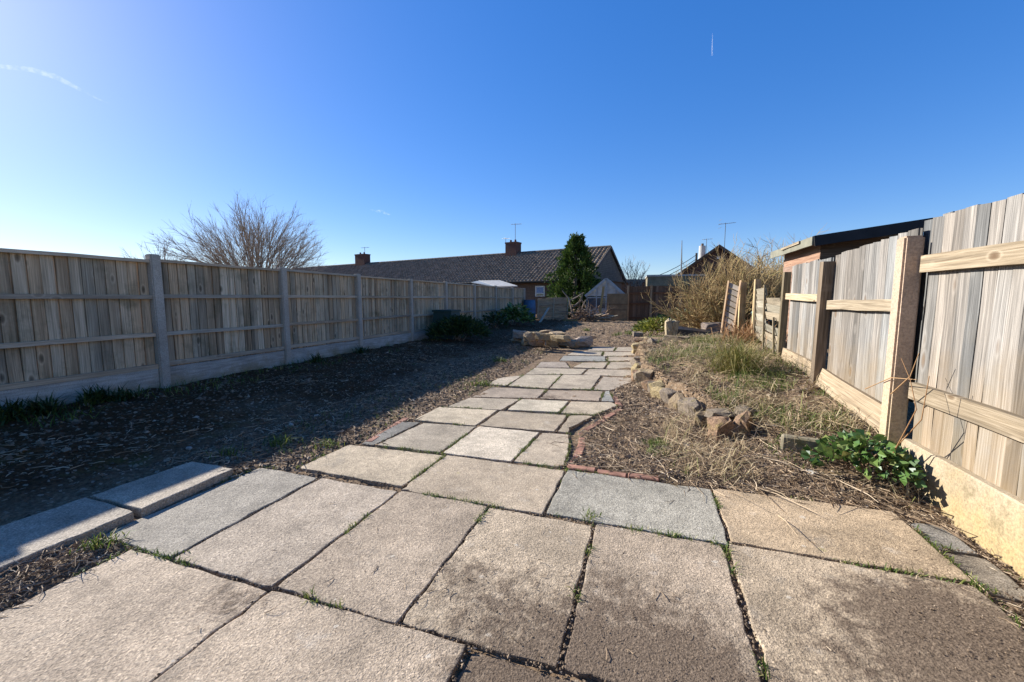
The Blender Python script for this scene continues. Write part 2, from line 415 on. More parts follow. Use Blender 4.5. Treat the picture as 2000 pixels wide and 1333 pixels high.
MT['tile'] = mat_concrete('roof_tile', (0.25, 0.20, 0.15), 0.4, moss=(0.12, 0.10, 0.05), speck=0.5)
MT['ridge'] = mat_concrete('ridge_tile', (0.11, 0.10, 0.095), 0.25)
MT['brick_wall'] = mat_brick('brown_brickwork', (0.20, 0.115, 0.075), (0.13, 0.085, 0.065), (0.16, 0.14, 0.12), 1.0)
MT['brick_dark'] = mat_brick('dark_red_brickwork', (0.13, 0.055, 0.04), (0.09, 0.045, 0.038), (0.12, 0.10, 0.09), 1.0)
MT['gable'] = mat_brick('grey_tile_hanging', (0.20, 0.175, 0.15), (0.15, 0.13, 0.115), (0.08, 0.07, 0.065), 1.0, 0.26, 0.13)
MT['white'] = mat_plain('white_window_frame', (0.75, 0.75, 0.73), 0.5, 0.06, 5, bmp=0)
MT['grey_frame'] = mat_plain('blue_grey_painted_timber', (0.30, 0.34, 0.37), 0.6, 0.2, 6)
MT['black'] = mat_plain('black_plastic', (0.012, 0.012, 0.014), 0.45, 0.3, 8, spec=0.4)
MT['blue'] = mat_plain('blue_barrel_plastic', (0.025, 0.10, 0.22), 0.45, 0.2, 5, spec=0.45, bmp=0.05)
MT['green_plastic'] = mat_plain('dark_green_plastic', (0.018, 0.05, 0.045), 0.5, 0.2, 5, spec=0.4, bmp=0.05)
MT['teal'] = mat_plain('teal_netting', (0.012, 0.05, 0.055), 0.6, 0.35, 14, bmp=0.4)
MT['metal'] = mat_plain('galvanised_metal', (0.16, 0.165, 0.17), 0.5, 0.15, 8, metal=0.3, bmp=0)
MT['sheet'] = mat_plain('grey_corrugated_sheet', (0.40, 0.40, 0.38), 0.6, 0.25, 5)
MT['flue'] = mat_plain('light_grey_render', (0.42, 0.44, 0.46), 0.7, 0.12, 6)
MT['hessian'] = mat_plain('brown_hardboard', (0.20, 0.145, 0.085), 0.9, 0.3, 4, bmp=0.3)
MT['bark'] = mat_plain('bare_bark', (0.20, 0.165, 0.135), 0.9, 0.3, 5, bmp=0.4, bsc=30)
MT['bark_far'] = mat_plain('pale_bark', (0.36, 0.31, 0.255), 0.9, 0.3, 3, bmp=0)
MT['twig'] = mat_island('straw_twigs', [(0.0, (0.15, 0.10, 0.05)), (0.35, (0.27, 0.19, 0.09)), (0.75, (0.40, 0.30, 0.15)), (1.0, (0.26, 0.24, 0.10))], 0.8)
MT['brush'] = mat_island('cut_branches', [(0.0, (0.12, 0.08, 0.055)), (0.5, (0.25, 0.175, 0.12)), (1.0, (0.40, 0.32, 0.24))], 0.85)
MT['litter'] = mat_island('dead_stem_litter', [(0.0, (0.10, 0.075, 0.05)), (0.45, (0.25, 0.185, 0.125)), (0.8, (0.42, 0.33, 0.23)), (1.0, (0.56, 0.47, 0.35))], 0.85)
MT['clod'] = mat_island('soil_crumbs', [(0.0, (0.06, 0.044, 0.032)), (0.55, (0.15, 0.112, 0.078)), (0.95, (0.26, 0.20, 0.14)), (1.0, (0.38, 0.33, 0.27))], 0.95)
MT['straw'] = mat_island('dry_straw_grass', [(0.0, (0.24, 0.185, 0.11)), (0.5, (0.46, 0.37, 0.23)), (0.85, (0.60, 0.51, 0.35)), (1.0, (0.24, 0.27, 0.09))], 0.8, 0.25)
MT['grass'] = mat_island('green_grass', [(0.0, (0.045, 0.085, 0.015)), (0.5, (0.10, 0.16, 0.03)), (0.85, (0.18, 0.22, 0.05)), (1.0, (0.33, 0.29, 0.14))], 0.6, 0.3)
MT['sedge'] = mat_island('sedge_blades', [(0.0, (0.07, 0.095, 0.02)), (0.45, (0.17, 0.175, 0.045)), (0.8, (0.33, 0.28, 0.11)), (1.0, (0.45, 0.36, 0.2))], 0.6, 0.25)
MT['ivy'] = mat_island('glossy_green_leaf', [(0.0, (0.025, 0.07, 0.018)), (0.5, (0.08, 0.16, 0.04)), (0.85, (0.17, 0.26, 0.075)), (1.0, (0.26, 0.24, 0.09))], 0.4, 0.2, 0.45)
MT['leaf_y'] = mat_island('yellow_green_leaf', [(0.0, (0.06, 0.09, 0.015)), (0.5, (0.16, 0.19, 0.035)), (1.0, (0.30, 0.30, 0.07))], 0.5, 0.25)
MT['leaf_d'] = mat_island('dark_green_leaf', [(0.0, (0.015, 0.035, 0.01)), (0.6, (0.035, 0.07, 0.02)), (1.0, (0.08, 0.12, 0.035))], 0.5, 0.15)
MT['conifer'] = mat_island('conifer_spray', [(0.0, (0.022, 0.05, 0.012)), (0.6, (0.055, 0.105, 0.02)), (1.0, (0.12, 0.18, 0.035))], 0.6, 0.15)
MT['fern'] = mat_island('dead_fern', [(0.0, (0.18, 0.10, 0.05)), (0.6, (0.34, 0.20, 0.10)), (1.0, (0.45, 0.30, 0.17))], 0.85, 0.2)
def mat_glass(name, col, rough=0.08):
    m, nt, b = new_mat(name, rough, 0.8); b.inputs['Base Color'].default_value = c4(col); return m
MT['glass'] = mat_glass('window_glass', (0.03, 0.05, 0.08))
MT['sky_pane'] = mat_glass('sky_tinted_pane', (0.03, 0.14, 0.42), 0.2)  # blue of the reflected sky put into the pane's colour

# ------------------------------------------------------------------ paving layout (corners read off the photograph, lying on the ground z = 0)
def z1(x, y): return (600 + x * 0.35, 640 + y * 0.35)
BEIGE, GREY, TAN, PALE, DGREY, SAND = (0.44, 0.372, 0.31), (0.36, 0.338, 0.31), (0.455, 0.365, 0.27), (0.60, 0.54, 0.465), (0.26, 0.255, 0.25), (0.50, 0.43, 0.345)
SLABS = []          # (corner list in metres, colour, z)
def rect(x0, x1, y0, y1, col, z=0.0, j=0.006):
    r = lambda: random.uniform(-j, j)
    e = 0.0095
    SLABS.append(([(x0 - e + r(), y0 - e + r()), (x1 + e + r(), y0 - e + r()), (x1 + e + r(), y1 + e + r()), (x0 - e + r(), y1 + e + r())], col, z))
rect(-2.32, -1.46, 0.27, 1.175, BEIGE, 0.0); rect(-1.44, -0.57, 0.27, 1.185, BEIGE, 0.004)
rect(-0.55, 0.36, 0.29, 1.19, (0.30, 0.245, 0.195), -0.012); rect(0.38, 1.3, 0.31, 1.22, BEIGE, -0.008)
for q in range(4): rect(-2.32 + q * 0.9, -1.44 + q * 0.9, -0.65, 0.25, BEIGE, 0.0)
for q in range(4): rect(-2.32 + q * 0.9, -1.44 + q * 0.9, -1.56, -0.67, BEIGE, 0.002)
rect(-2.60, -2.085, 1.20, 2.10, GREY, 0.003); rect(-2.065, -1.46, 1.20, 2.10, (0.43, 0.375, 0.325), 0.0)
rect(-1.44, -0.86, 1.205, 2.105, BEIGE, 0.002); rect(-0.84, -0.25, 1.21, 2.105, (0.455, 0.385, 0.31), -0.002)
rect(-0.225, 0.375, 1.22, 2.12, (0.41, 0.345, 0.285), 0.0); rect(0.40, 1.33, 1.24, 2.14, (0.43, 0.36, 0.285), 0.0)
rect(-1.45, -0.53, 2.125, 2.735, (0.47, 0.40, 0.325), 0.003)
rect(-0.51, 0.40, 2.135, 2.75, (0.385, 0.375, 0.345), 0.004); rect(0.42, 1.345, 2.165, 2.775, TAN, 0.002)
rect(1.37, 1.52, 2.45, 2.70, DGREY, -0.012); rect(1.36, 1.54, 2.13, 2.43, (0.3, 0.27, 0.235), -0.016)
def zs(pts, col, z=0.0):
    SLABS.append(([tuple(G(*z1(*p))[:2]) for p in pts], col, z))
SLABS.append(([tuple(G(*p)[:2]) for p in [(580, 914), (786, 951), (870, 889), (682, 868)]], SAND, 0.0))
zs([(295, 645), (372, 655), (640, 525), (530, 520)], DGREY, -0.006)
zs([(380, 656), (745, 700), (950, 550), (648, 530)], (0.42, 0.375, 0.32), 0.0)
zs([(752, 703), (1140, 750), (1300, 585), (957, 553)], PALE, 0.004)
zs([(1146, 750), (1428, 782), (1466, 690), (1464, 594), (1308, 585)], (0.44, 0.38, 0.315), 0.0)
zs([(590, 517), (940, 549), (1066, 462), (735, 444)], (0.54, 0.475, 0.385), 0.003)
zs([(957, 549), (1385, 581), (1458, 487), (1074, 464)], (0.42, 0.362, 0.295), 0.0)
zs([(1394, 582), (1458, 590), (1470, 562), (1602, 491), (1466, 488)], (0.44, 0.38, 0.31), 0.002)
zs([(775, 440), (1082, 460), (1196, 397), (905, 388)], (0.40, 0.355, 0.30), -0.004)
zs([(1112, 461), (1404, 475), (1464, 411), (1192, 400)], (0.57, 0.52, 0.44), 0.004)
zs([(1410, 477), (1600, 489), (1735, 436), (1702, 416), (1470, 411)], (0.47, 0.41, 0.335), 0.0)
zs([(915, 385), (1285, 394), (1335, 346), (1030, 331)], (0.38, 0.325, 0.28), -0.004)
zs([(1296, 394), (1632, 409), (1655, 352), (1344, 346)], (0.43, 0.36, 0.305), -0.006)
zs([(1638, 409), (1716, 413), (1686, 352), (1662, 352)], (0.33, 0.335, 0.335), -0.002)
zs([(1018, 318), (1112, 325), (1205, 266), (1090, 277), (1032, 298)], (0.49, 0.435, 0.37), 0.0)
zs([(1118, 325), (1346, 340), (1420, 264), (1214, 262)], (0.46, 0.41, 0.345), 0.0)
zs([(1350, 340), (1586, 346), (1642, 268), (1424, 264)], (0.48, 0.425, 0.36), 0.003)
zs([(1594, 346), (1690, 350), (1832, 308), (1850, 282), (1650, 272)], (0.43, 0.38, 0.33), -0.003)
zs([(1216, 260), (1530, 262), (1562, 231), (1268, 225)], (0.47, 0.42, 0.355), 0.0)
zs([(1538, 264), (1850, 277), (1852, 238), (1570, 232)], (0.46, 0.405, 0.345), 0.002)
zs([(1270, 223), (1468, 223), (1442, 191), (1302, 191)], (0.38, 0.335, 0.30), -0.004)
zs([(1480, 223), (1654, 229), (1682, 194), (1532, 196)], (0.48, 0.42, 0.35), 0.0)
zs([(1664, 229), (1850, 236), (1848, 192), (1690, 193)], (0.46, 0.405, 0.34), 0.0)
zs([(1404, 184), (1668, 188), (1664, 161), (1430, 156)], (0.33, 0.335, 0.33), -0.003)
zs([(1676, 188), (1850, 190), (1846, 166), (1680, 163)], (0.44, 0.385, 0.325), 0.0)
zs([(1446, 154), (1640, 158), (1652, 134), (1492, 131)], (0.42, 0.375, 0.32), 0.0)
zs([(1650, 160), (1846, 163), (1830, 137), (1660, 135)], (0.45, 0.40, 0.34), 0.0)
zs([(1560, 129), (1708, 132), (1722, 109), (1602, 106)], (0.40, 0.355, 0.31), 0.0)
zs([(1716, 132), (1826, 133), (1826, 110), (1732, 109)], (0.44, 0.39, 0.33), 0.0)
KERBS = [([(-3.13, 0.35), (-2.63, 0.30), (-2.62, 1.37), (-3.10, 1.385)], (0.40, 0.375, 0.335), 0.045),
         ([(-3.10, 1.395), (-2.62, 1.385), (-2.655, 1.955), (-3.07, 1.955)], (0.43, 0.40, 0.35), 0.047),
         ([(-3.14, -0.65), (-2.64, -0.65), (-2.63, 0.285), (-3.13, 0.335)], (0.40, 0.375, 0.335), 0.044)]

# ------------------------------------------------------------------ terrain height
WALL_Y = [3.45, 3.75, 3.95, 4.45, 5.14, 6.18, 7.5, 9.43, 10.8, 12, 13, 15, 30]
WALL_X = [1.0, 0.80, 0.58, 0.43, 0.15, -0.14, -0.2, -0.29, -0.2, 0.0, 0.4, 1.2, 1.5]
BED_Y = [3.3, 4.0, 4.8, 6, 7.5, 9.5, 12, 15, 18]
BED_Z = [0.22, 0.30, 0.40, 0.48, 0.53, 0.40, 0.22, 0.06, 0.0]
def in_poly(x, y, poly, grow):
    P = np.array(poly); c = P.mean(0); ins = np.ones(x.shape, bool); n = len(P)
    area = sum(P[i][0] * P[(i + 1) % n][1] - P[(i + 1) % n][0] * P[i][1] for i in range(n))
    s = 1 if area > 0 else -1
    for i in range(n):
        a, b = P[i], P[(i + 1) % n]; e = (b - a) / (np.hypot(*(b - a)) + 1e-9)
        ins &= (s * (e[0] * (y - a[1]) - e[1] * (x - a[0]))) > -grow
    return ins
def paved(x, y, grow=0.02):
    m = np.zeros(x.shape, bool)
    for poly, _, _ in SLABS + KERBS:
        P = np.array(poly)
        bb = (x > P[:, 0].min() - 0.05) & (x < P[:, 0].max() + 0.05) & (y > P[:, 1].min() - 0.05) & (y < P[:, 1].max() + 0.05)
        if bb.any():
            idx = np.where(bb); m[idx] |= in_poly(x[idx], y[idx], poly, grow)
    return m
def terrain(x, y, detail=True):
    x = np.asarray(x, float); y = np.asarray(y, float)
    z = -0.018 + 0.09 * sstep(-3.3, -5.5, x) + 0.02 * sstep(2.8, 5, y) * sstep(-2.4, -3.2, x)
    xw = np.interp(y, WALL_Y, WALL_X)
    side = sstep(xw - 0.02, xw + 0.1, x) * sstep(3.42, 3.56, y)
    rel = np.clip((x - xw) / np.maximum(1.62 - xw, 0.25), 0, 1)
    bed = np.interp(y, BED_Y, BED_Z)
    bed = bed * (1 - sstep(6, 9, x))
    z = z + side * bed * (0.62 + 0.38 * rel)
    z = z + (1 - side) * 0.13 * sstep(2.8, 3.5, y) * sstep(0.1, 1.4, x) * (1 - sstep(3.9, 4.6, y))
    z = z + (1 - side) * 0.05 * sstep(3.0, 4.2, y) * sstep(-0.3, 0.3, x - xw + 0.35) * (1 - sstep(9, 10, y))
    z = z + (1 - side) * 0.07 * sstep(10.6, 11.2, y) * (1 - sstep(20, 26, y))
    z = z + 0.032 * sstep(-2.30, -2.44, x) * (1 - sstep(-2.9, -3.3, x)) * (1 - sstep(2.0, 2.3, y))
    z = np.where((x > 1.36) & (y < 2.8), z - 0.01, z)
    if detail:
        near = 1 - sstep(24, 40, np.hypot(x, y))
        amp = 0.5 + 0.9 * sstep(0.0, 0.2, side) + 0.4 * sstep(-2.9, -3.4, x) + 0.7 * sstep(10.5, 12, y)
        z = z + near * amp * (0.036 * fbm(x, y, 1.3, 3, 3) + 0.042 * fbm(x, y, 6, 4, 11) + 0.014 * np.abs(fbm(x, y, 26, 2, 23)))
    return z
def ground_z(x, y):
    x = np.asarray(x, float); y = np.asarray(y, float)
    z = terrain(x, y); m = paved(x, y, 0.012)
    return np.where(m, np.minimum(z, -0.0045 + 0.007 * vnoise(x * 30, y * 30, 5)), z)
def gz(x, y): return float(ground_z(np.array([x]), np.array([y]))[0])
def axis(*segs):
    a = []
    for s, e, d in segs: a += list(np.arange(s, e - 1e-6, d))
    a.append(segs[-1][1]); return np.array(a)
gx = axis((-400, -60, 40), (-60, -14, 4), (-14, -6.4, 0.4), (-6.4, 2.2, 0.03), (2.2, 4, 0.15), (4, 14, 0.8), (14, 60, 5), (60, 400, 40))
gy = axis((-60, -4, 7), (-4, 0.2, 0.2), (0.2, 5, 0.025), (5, 11.5, 0.045), (11.5, 24, 0.11), (24, 40, 0.8), (40, 100, 6), (100, 500, 40))
GX, GY = np.meshgrid(gx, gy)
GZ = ground_z(GX.ravel(), GY.ravel())
far = np.hypot(GX.ravel(), GY.ravel()) > 45
GZ = np.where(far, 0.0, GZ)
nx, ny = len(gx), len(gy)
ii = (np.arange(ny - 1)[:, None] * nx + np.arange(nx - 1)[None, :]).ravel()
me = fast_mesh('ground', np.stack([GX.ravel(), GY.ravel(), GZ], 1), np.stack([ii, ii + 1, ii + nx + 1, ii + nx], 1), True)
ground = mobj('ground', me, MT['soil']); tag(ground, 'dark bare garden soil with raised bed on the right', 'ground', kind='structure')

# ------------------------------------------------------------------ pavement
def slab_mesh(name, poly, ztop, thick=0.055, inset=0.0045, chips=1.0):
    P = [Vector((p[0], p[1])) for p in poly]; n = len(P)
    area = sum(P[i].x * P[(i + 1) % n].y - P[(i + 1) % n].x * P[i].y for i in range(n))
    if area < 0: P.reverse()
    lines = []
    for i in range(n):
        a, b = P[i], P[(i + 1) % n]; e = (b - a).normalized(); nrm = Vector((-e.y, e.x)); lines.append((a + nrm * inset, e, nrm))
    C = []
    for i in range(n):
        p1, e1, _ = lines[i - 1]; p2, e2, _ = lines[i]
        den = e1.x * e2.y - e1.y * e2.x
        C.append(p2.copy() if abs(den) < 1e-4 else p1 + e1 * (((p2.x - p1.x) * e2.y - (p2.y - p1.y) * e2.x) / den))
    out = []
    for i in range(n):
        a, b = C[i], C[(i + 1) % n]; L = (b - a).length; k = max(2, int(L / 0.045)); nrm = lines[i][2]
        ph = random.uniform(0, 50)
        for q in range(k):
            t = q / k
            off = (0.0035 * math.sin(ph + t * L * 23) + random.uniform(0, 0.004)) * chips
            if q == 0: off = 0
            elif random.random() < 0.03: off += 0.010 * chips
            p = a.lerp(b, t) + nrm * off
            if q == 0: p = p + (lines[i][2] + lines[i - 1][2]) * random.uniform(0.002, 0.009)
            out.append(p)
    c = sum(out, Vector((0, 0))) / len(out); m = len(out)
    tx, ty = random.uniform(-0.003, 0.003), random.uniform(-0.003, 0.003)
    zt = lambda p: ztop + (p.x - c.x) * tx * 2 + (p.y - c.y) * ty * 2
    def inn(p, d): v = c - p; return p + v.normalized() * d
    vs = []
    for p in out: q = inn(p, 0.007); vs.append((q.x, q.y, zt(q)))
    for p in out: q = inn(p, 0.002); vs.append((q.x, q.y, zt(q) - 0.0015))
    for p in out: vs.append((p.x, p.y, zt(p) - 0.005))
    for p in out: vs.append((p.x, p.y, ztop - thick))
    fs = [tuple(range(m))]
    for r_ in range(3):
        for i in range(m):
            j = (i + 1) % m; fs.append((r_ * m + i, (r_ + 1) * m + i, (r_ + 1) * m + j, r_ * m + j))
    fs.append(tuple(3 * m + i for i in range(m - 1, -1, -1)))
    return MB().add(vs, fs).mesh(name)
pave = thing('pavement', (-0.5, 3, 0), 'crazy garden path and patio of mixed concrete slabs', 'pavement'); tag(pave, kind='structure')
for poly, col, z in SLABS:
    v = random.uniform(0.84, 0.97)
    mobj('paving_slab', slab_mesh('paving_slab', poly, z), MT['slab'], pave, color=warm([col[0] * v, col[1] * v * 0.985, col[2] * v * 0.915]))
for poly, col, z in KERBS:
    mobj('edging_slab', slab_mesh('edging_slab', poly, z, 0.10), MT['slab'], pave, color=warm([col[0], col[1] * 0.95, col[2] * 0.88]))
# red brick edging set along the path
def brick_run(pts, L=0.21, w=0.075, z=0.012):
    P = [Vector(p) for p in pts]
    for a, b in zip(P, P[1:]):
        d = b - a; n = max(1, round(d.length / L)); ang = math.atan2(d.y, d.x)
        for k in range(n):
            c = a.lerp(b, (k + 0.5) / n)
            M = Matrix.Translation((c.x, c.y, z - 0.05 + random.uniform(-0.010, 0.003))) @ Matrix.Rotation(ang + random.uniform(-0.04, 0.04), 4, 'Z') @ Matrix.Diagonal((d.length / n / L * 0.97, 1, 1, 1))
            v = random.uniform(0.8, 1.2)
            mobj('brick', BRICK, MT['edging_brick'], pave, M)
BRICK = bevel_mesh(MB().box((0, 0, 0), (0.205, 0.065, 0.1)).mesh('brick'), 0.006, 1)
brick_run([(-0.53, 2.805), (0.10, 2.79)])
brick_run([(-0.555, 2.80), (-0.50, 3.05), (-0.50, 3.35), (-0.555, 3.66)], 0.2, z=-0.012)
brick_run([(-0.53, 3.74), (-0.27, 4.58)], 0.2, z=-0.009)
brick_run([(-0.28, 4.66), (-0.43, 5.38)], 0.2, z=-0.003)
brick_run([(-2.225, 2.80), (-2.275, 3.10), (-2.315, 3.52)], 0.2, z=-0.006)
#==FENCES==
# ------------------------------------------------------------------ timber pieces
def board_mesh(name, w, L, rows=5, wob=0.003, top_cut=0.0):
    """overlapping fence board, width on local x, thickness on y, height on z; a thin tongue slips behind its neighbour"""
    vs, fs = [], []
    for i in range(rows + 1):
        z = L * i / rows; bx = random.uniform(-wob, wob) * 0.5; by = random.uniform(-wob, wob); e = random.uniform(-wob, wob) * 0.5
        dz = top_cut if i == rows else 0; h = w / 2
        vs += [(-h + bx, -0.013 + by, z), (h + bx + e, -0.008 + by, z + dz), (h + bx + e, 0.005, z + dz), (h + 0.022, 0.005, z + dz - 0.004), (h + 0.022, 0.010, z + dz - 0.004), (-h + bx, 0.0035, z)]
    for i in range(rows):
        a = 6 * i
        for k in range(6): fs.append((a + k, a + (k + 1) % 6, a + 6 + (k + 1) % 6, a + 6 + k))
    fs += [(5, 4, 3, 2, 1, 0), tuple(6 * rows + k for k in range(6))]
    return MB().add(vs, fs).mesh(name)
UNIT_BOARDS = [board_mesh('board', 0.0985, 1.0, 5, 0.003, random.uniform(-0.006, 0.006)) for _ in range(8)]
BOARDS = {}
def board_of(mat):
    if mat.name not in BOARDS:
        BOARDS[mat.name] = [m.copy() for m in UNIT_BOARDS]
        for m in BOARDS[mat.name]: m.materials.append(mat)
    return random.choice(BOARDS[mat.name])
def plank_mesh(name, w, t, L, rows=6, wob=0.003):
    vs, fs = [], []
    for i in range(rows + 1):
        z = L * (i / rows - 0.5); bx, by = random.uniform(-wob, wob), random.uniform(-wob, wob) * 0.7
        vs += [(-w / 2 + bx, -t / 2 + by, z), (w / 2 + bx + random.uniform(-wob, wob) * 0.5, -t / 2 + by, z), (w / 2 + bx, t / 2 + by, z), (-w / 2 + bx, t / 2 + by, z)]
    for i in range(rows):
        a = 4 * i
        for k in range(4): fs.append((a + k, a + (k + 1) % 4, a + 4 + (k + 1) % 4, a + 4 + k))
    fs += [(3, 2, 1, 0), tuple(4 * rows + k for k in range(4))]
    return MB().add(vs, fs).mesh(name)
def plank(name, a, b, w, t, mat, parent, face, color=(1, 1, 1), wob=0.003):
    """timber from a to b; w is the broad side, lying square to the direction face"""
    a, b = Vector(a), Vector(b); z = (b - a).normalized(); y = Vector(face); y = (y - z * y.dot(z)).normalized(); x = y.cross(z)
    M = Matrix((x, y, z)).transposed().to_4x4(); M.translation = (a + b) / 2
    return mobj(name, plank_mesh(name, w, t, (b - a).length, max(2, int((b - a).length / 0.3)), wob), mat, parent, M, color)
def tone(lo=0.82, hi=1.15, warm=0.075):
    v = random.uniform(lo, hi); q = random.uniform(-warm, warm); return (v * (1 + q), v, v * (1 - q))
def board_run(parent, X, y0, y1, face, zb, ztop, spacing, mat, lo=0.82, hi=1.15, tilt=3.0, hue=0.075):
    """vertical boards on the plane X from y0 to y1 (face +1 shows towards +X)"""
    n = max(1, round((y1 - y0) / spacing)); sp = (y1 - y0) / n
    for k in range(n):
        y = y0 + (k + 0.5) * sp; zt = ztop(y) if callable(ztop) else ztop
        zt += random.uniform(-0.007, 0.007); L = zt - zb
        M = Matrix.Translation((X, y, zb)) @ Matrix.Rotation(R(90 * face + random.uniform(-0.6, 0.6) + tilt * 0.2), 4, 'Z') @ Matrix.Rotation(R(random.uniform(-0.25, 0.25)), 4, 'Y') @ Matrix.Diagonal((sp / 0.106 * random.uniform(0.97, 1.03), 1, L, 1))
        mobj('board', board_of(mat), mat, parent, M, tone(lo, hi, hue))
def conc_post(parent, x, y, z0, z1, s=0.105, mat='post_conc', cap=True, lean=0.0, name='post', color=(1, 1, 1)):
    mb = MB(); mb.box((0, 0, (z1 - z0) / 2), (s, s, z1 - z0)); me = bevel_mesh(mb.mesh(name), 0.012, 2)
    return mobj(name, me, MT[mat], parent, Matrix.Translation((x, y, z0)) @ Matrix.Rotation(R(lean), 4, 'X'), color)

# ------------------------------------------------------------------ left fence
XL = -5.9
fence_l = thing('wooden_fence', (XL, 8, 0.07), 'long grey weathered board fence with concrete posts in shade on the left', 'fence')
LY = [-6.2, -4.25, -2.3, -0.36, 1.58, 3.49, 5.38, 7.26, 9.28, 11.2, 13.33, 15.45, 17.56, 19.39]
for k, y in enumerate(LY):
    p = conc_post(fence_l, XL + 0.005, y, -0.2, 1.705 + (0.045 if abs(y - 3.49) < 0.01 else random.uniform(0, 0.02)), 0.115)
for y0, y1 in zip(LY, LY[1:]):
    a, b = y0 + 0.062, y1 - 0.062; dz = random.uniform(-0.012, 0.012)
    board_run(fence_l, XL - 0.022, a, b, 1, 0.316 + dz * .3, 1.672 + dz, 0.108, MT['wood_grey'], 0.86, 1.1, 5)
    for z, h_ in ((0.355, 0.055), (0.755, 0.048), (1.235, 0.048)):
        zz = z + dz + random.uniform(-0.01, 0.01)
        plank('rail', (XL + 0.012, a - 0.004, zz + random.uniform(-0.006, 0.006)), (XL + 0.012, b + 0.004, zz + random.uniform(-0.006, 0.006)), h_, 0.042, MT['wood_rail'], fence_l, (1, 0, 0), tone(0.85, 1.1))
    plank('cap_rail', (XL + 0.0, a - 0.004, 1.672 + dz), (XL + 0.0, b + 0.004, 1.672 + dz), 0.036, 0.075, MT['wood_rail'], fence_l, (1, 0, 0), tone(0.95, 1.2))
    g = MB().box((XL + 0.005, (y0 + y1) / 2, 0.155), (0.05, y1 - y0 - 0.118, 0.335)).mesh('gravel_board'); bevel_mesh(g, 0.006)
    mobj('gravel_board', g, MT['gravel'], fence_l, None, tone(0.9, 1.1, 0.02))

# ------------------------------------------------------------------ right fence
XR = 1.665
fence_r = thing('wooden_fence', (XR, 4, 0.1), 'tall sunlit pale board fence with thick rails and mismatched posts on the right', 'fence')
conc_post(fence_r, 1.585, 3.385, -0.3, 1.60, 0.105, 'post_pink')
conc_post(fence_r, 1.585, 0.55, -0.3, 1.60, 0.105, 'post_pink')
plank('post', (1.60, 4.79, 0.0), (1.60, 4.75, 1.555), 0.09, 0.09, MT['wood_yellow'], fence_r, (1, 0, 0), (0.62, 0.58, 0.58))
plank('post', (1.62, 6.10, 0.2), (1.62, 6.04, 1.535), 0.075, 0.075, MT['wood_yellow'], fence_r, (1, 0, 0), (0.75, 0.74, 0.66))
plank('post', (1.62, 7.55, 0.2), (1.62, 7.53, 1.51), 0.085, 0.085, MT['wood_grey'], fence_r, (1, 0, 0), (1.2, 1.15, 0.95))
board_run(fence_r, XR, -1.2, 3.30, -1, 0.275, lambda y: 1.70 + 0.004 * math.sin(9 * y), 0.090, MT['wood_pale'], 0.8, 1.15, -6, 0.07)
board_run(fence_r, XR, 3.46, 4.71, -1, 0.40, lambda y: 1.665 - 0.045 * (y - 3.46), 0.112, MT['wood_pale'], 0.85, 1.12, -3)
board_run(fence_r, XR + 0.01, 4.85, 6.0, -1, 0.46, lambda y: 1.605, 0.112, MT['wood_pale'], 0.85, 1.1, -3)
board_run(fence_r, XR + 0.05, 3.24, 3.50, -1, 0.5, lambda y: 1.72, 0.09, MT['wood_pale'], 0.8, 1.0, -3)
RC = (-1, 0, 0)
for y0, y1, z0_, z1_, w, m_ in [(-1.2, 3.315, 1.40, 1.415, 0.105, 'wood_yellow'), (-1.2, 3.30, 0.60, 0.608, 0.105, 'wood_yellow')]:
    plank('rail', (1.632, y0, z0_), (1.632, y1, z1_), w, 0.042, MT[m_], fence_r, RC, (1.02, 1, 0.98), 0.004)
plank('rail', (1.628, 3.45, 1.150), (1.63, 4.72, 1.145), 0.085, 0.045, MT['wood_yellow'], fence_r, RC, (0.95, 0.95, 0.95), 0.006)
plank('rail', (1.632, 4.84, 1.205), (1.634, 6.02, 1.235), 0.075, 0.042, MT['wood_yellow'], fence_r, RC, (1.1, 1.08, 1), 0.004)
plank('gravel_board', (1.60, 3.47, 0.345), (1.62, 4.73, 0.435), 0.17, 0.045, MT['wood_yellow'], fence_r, (-1, 0, 0.25), (0.82, 0.78, 0.74), 0.006)
plank('gravel_board', (1.62, 4.86, 0.47), (1.635, 6.02, 0.51), 0.14, 0.04, MT['wood_yellow'], fence_r, (-1, 0, 0.1), (1.0, 0.95, 0.9), 0.005)
for a, b in ((0.62, 3.325), (-1.6, 0.48)):
    g = bevel_mesh(MB().box((1.635, (a + b) / 2, 0.09), (0.05, b - a, 0.385)).mesh('gravel_board'), 0.007)
    mobj('gravel_board', g, MT['gravel_y'], fence_r)

# broken lap panel between the two thin posts
lap = thing('lap_fence_panel', (1.6, 6.8, 0.5), 'broken cream lap panel with loose slats beside the tall board fence', 'fence panel')
for k in range(8):
    z = 0.60 + k * 0.098
    b0, b1 = (6.15, 6.86) if k > 6 else (6.15, 7.46)
    plank('slat', (1.60 + random.uniform(-0.008, 0.008), 6.88 - 0.02, z + random.uniform(-0.01, 0.012) + 0.015), (1.60, 7.46, z + random.uniform(-0.012, 0.012) + 0.02), 0.112, 0.011, MT['wood_cream'], lap, (-1, 0, -0.22), tone(0.85, 1.1), 0.005)
    if k not in (3, 7): plank('slat', (1.605, 6.14, z - 0.045 + random.uniform(-0.015, 0.015)), (1.605 + random.uniform(-0.01, 0.01), 6.85, z + random.uniform(-0.02, 0.02) - 0.025), 0.105, 0.011, MT['wood_cream'], lap, (-1, 0, -0.22), tone(0.85, 1.1), 0.006)
for y, z1_ in ((7.42, 1.42), (6.87, 1.40), (6.32, 0.95)):
    plank('batten', (1.578, y - 0.10, 0.45), (1.578, y + 0.02, z1_), 0.035, 0.02, MT['wood_yellow'], lap, RC, (0.8, 0.78, 0.7))

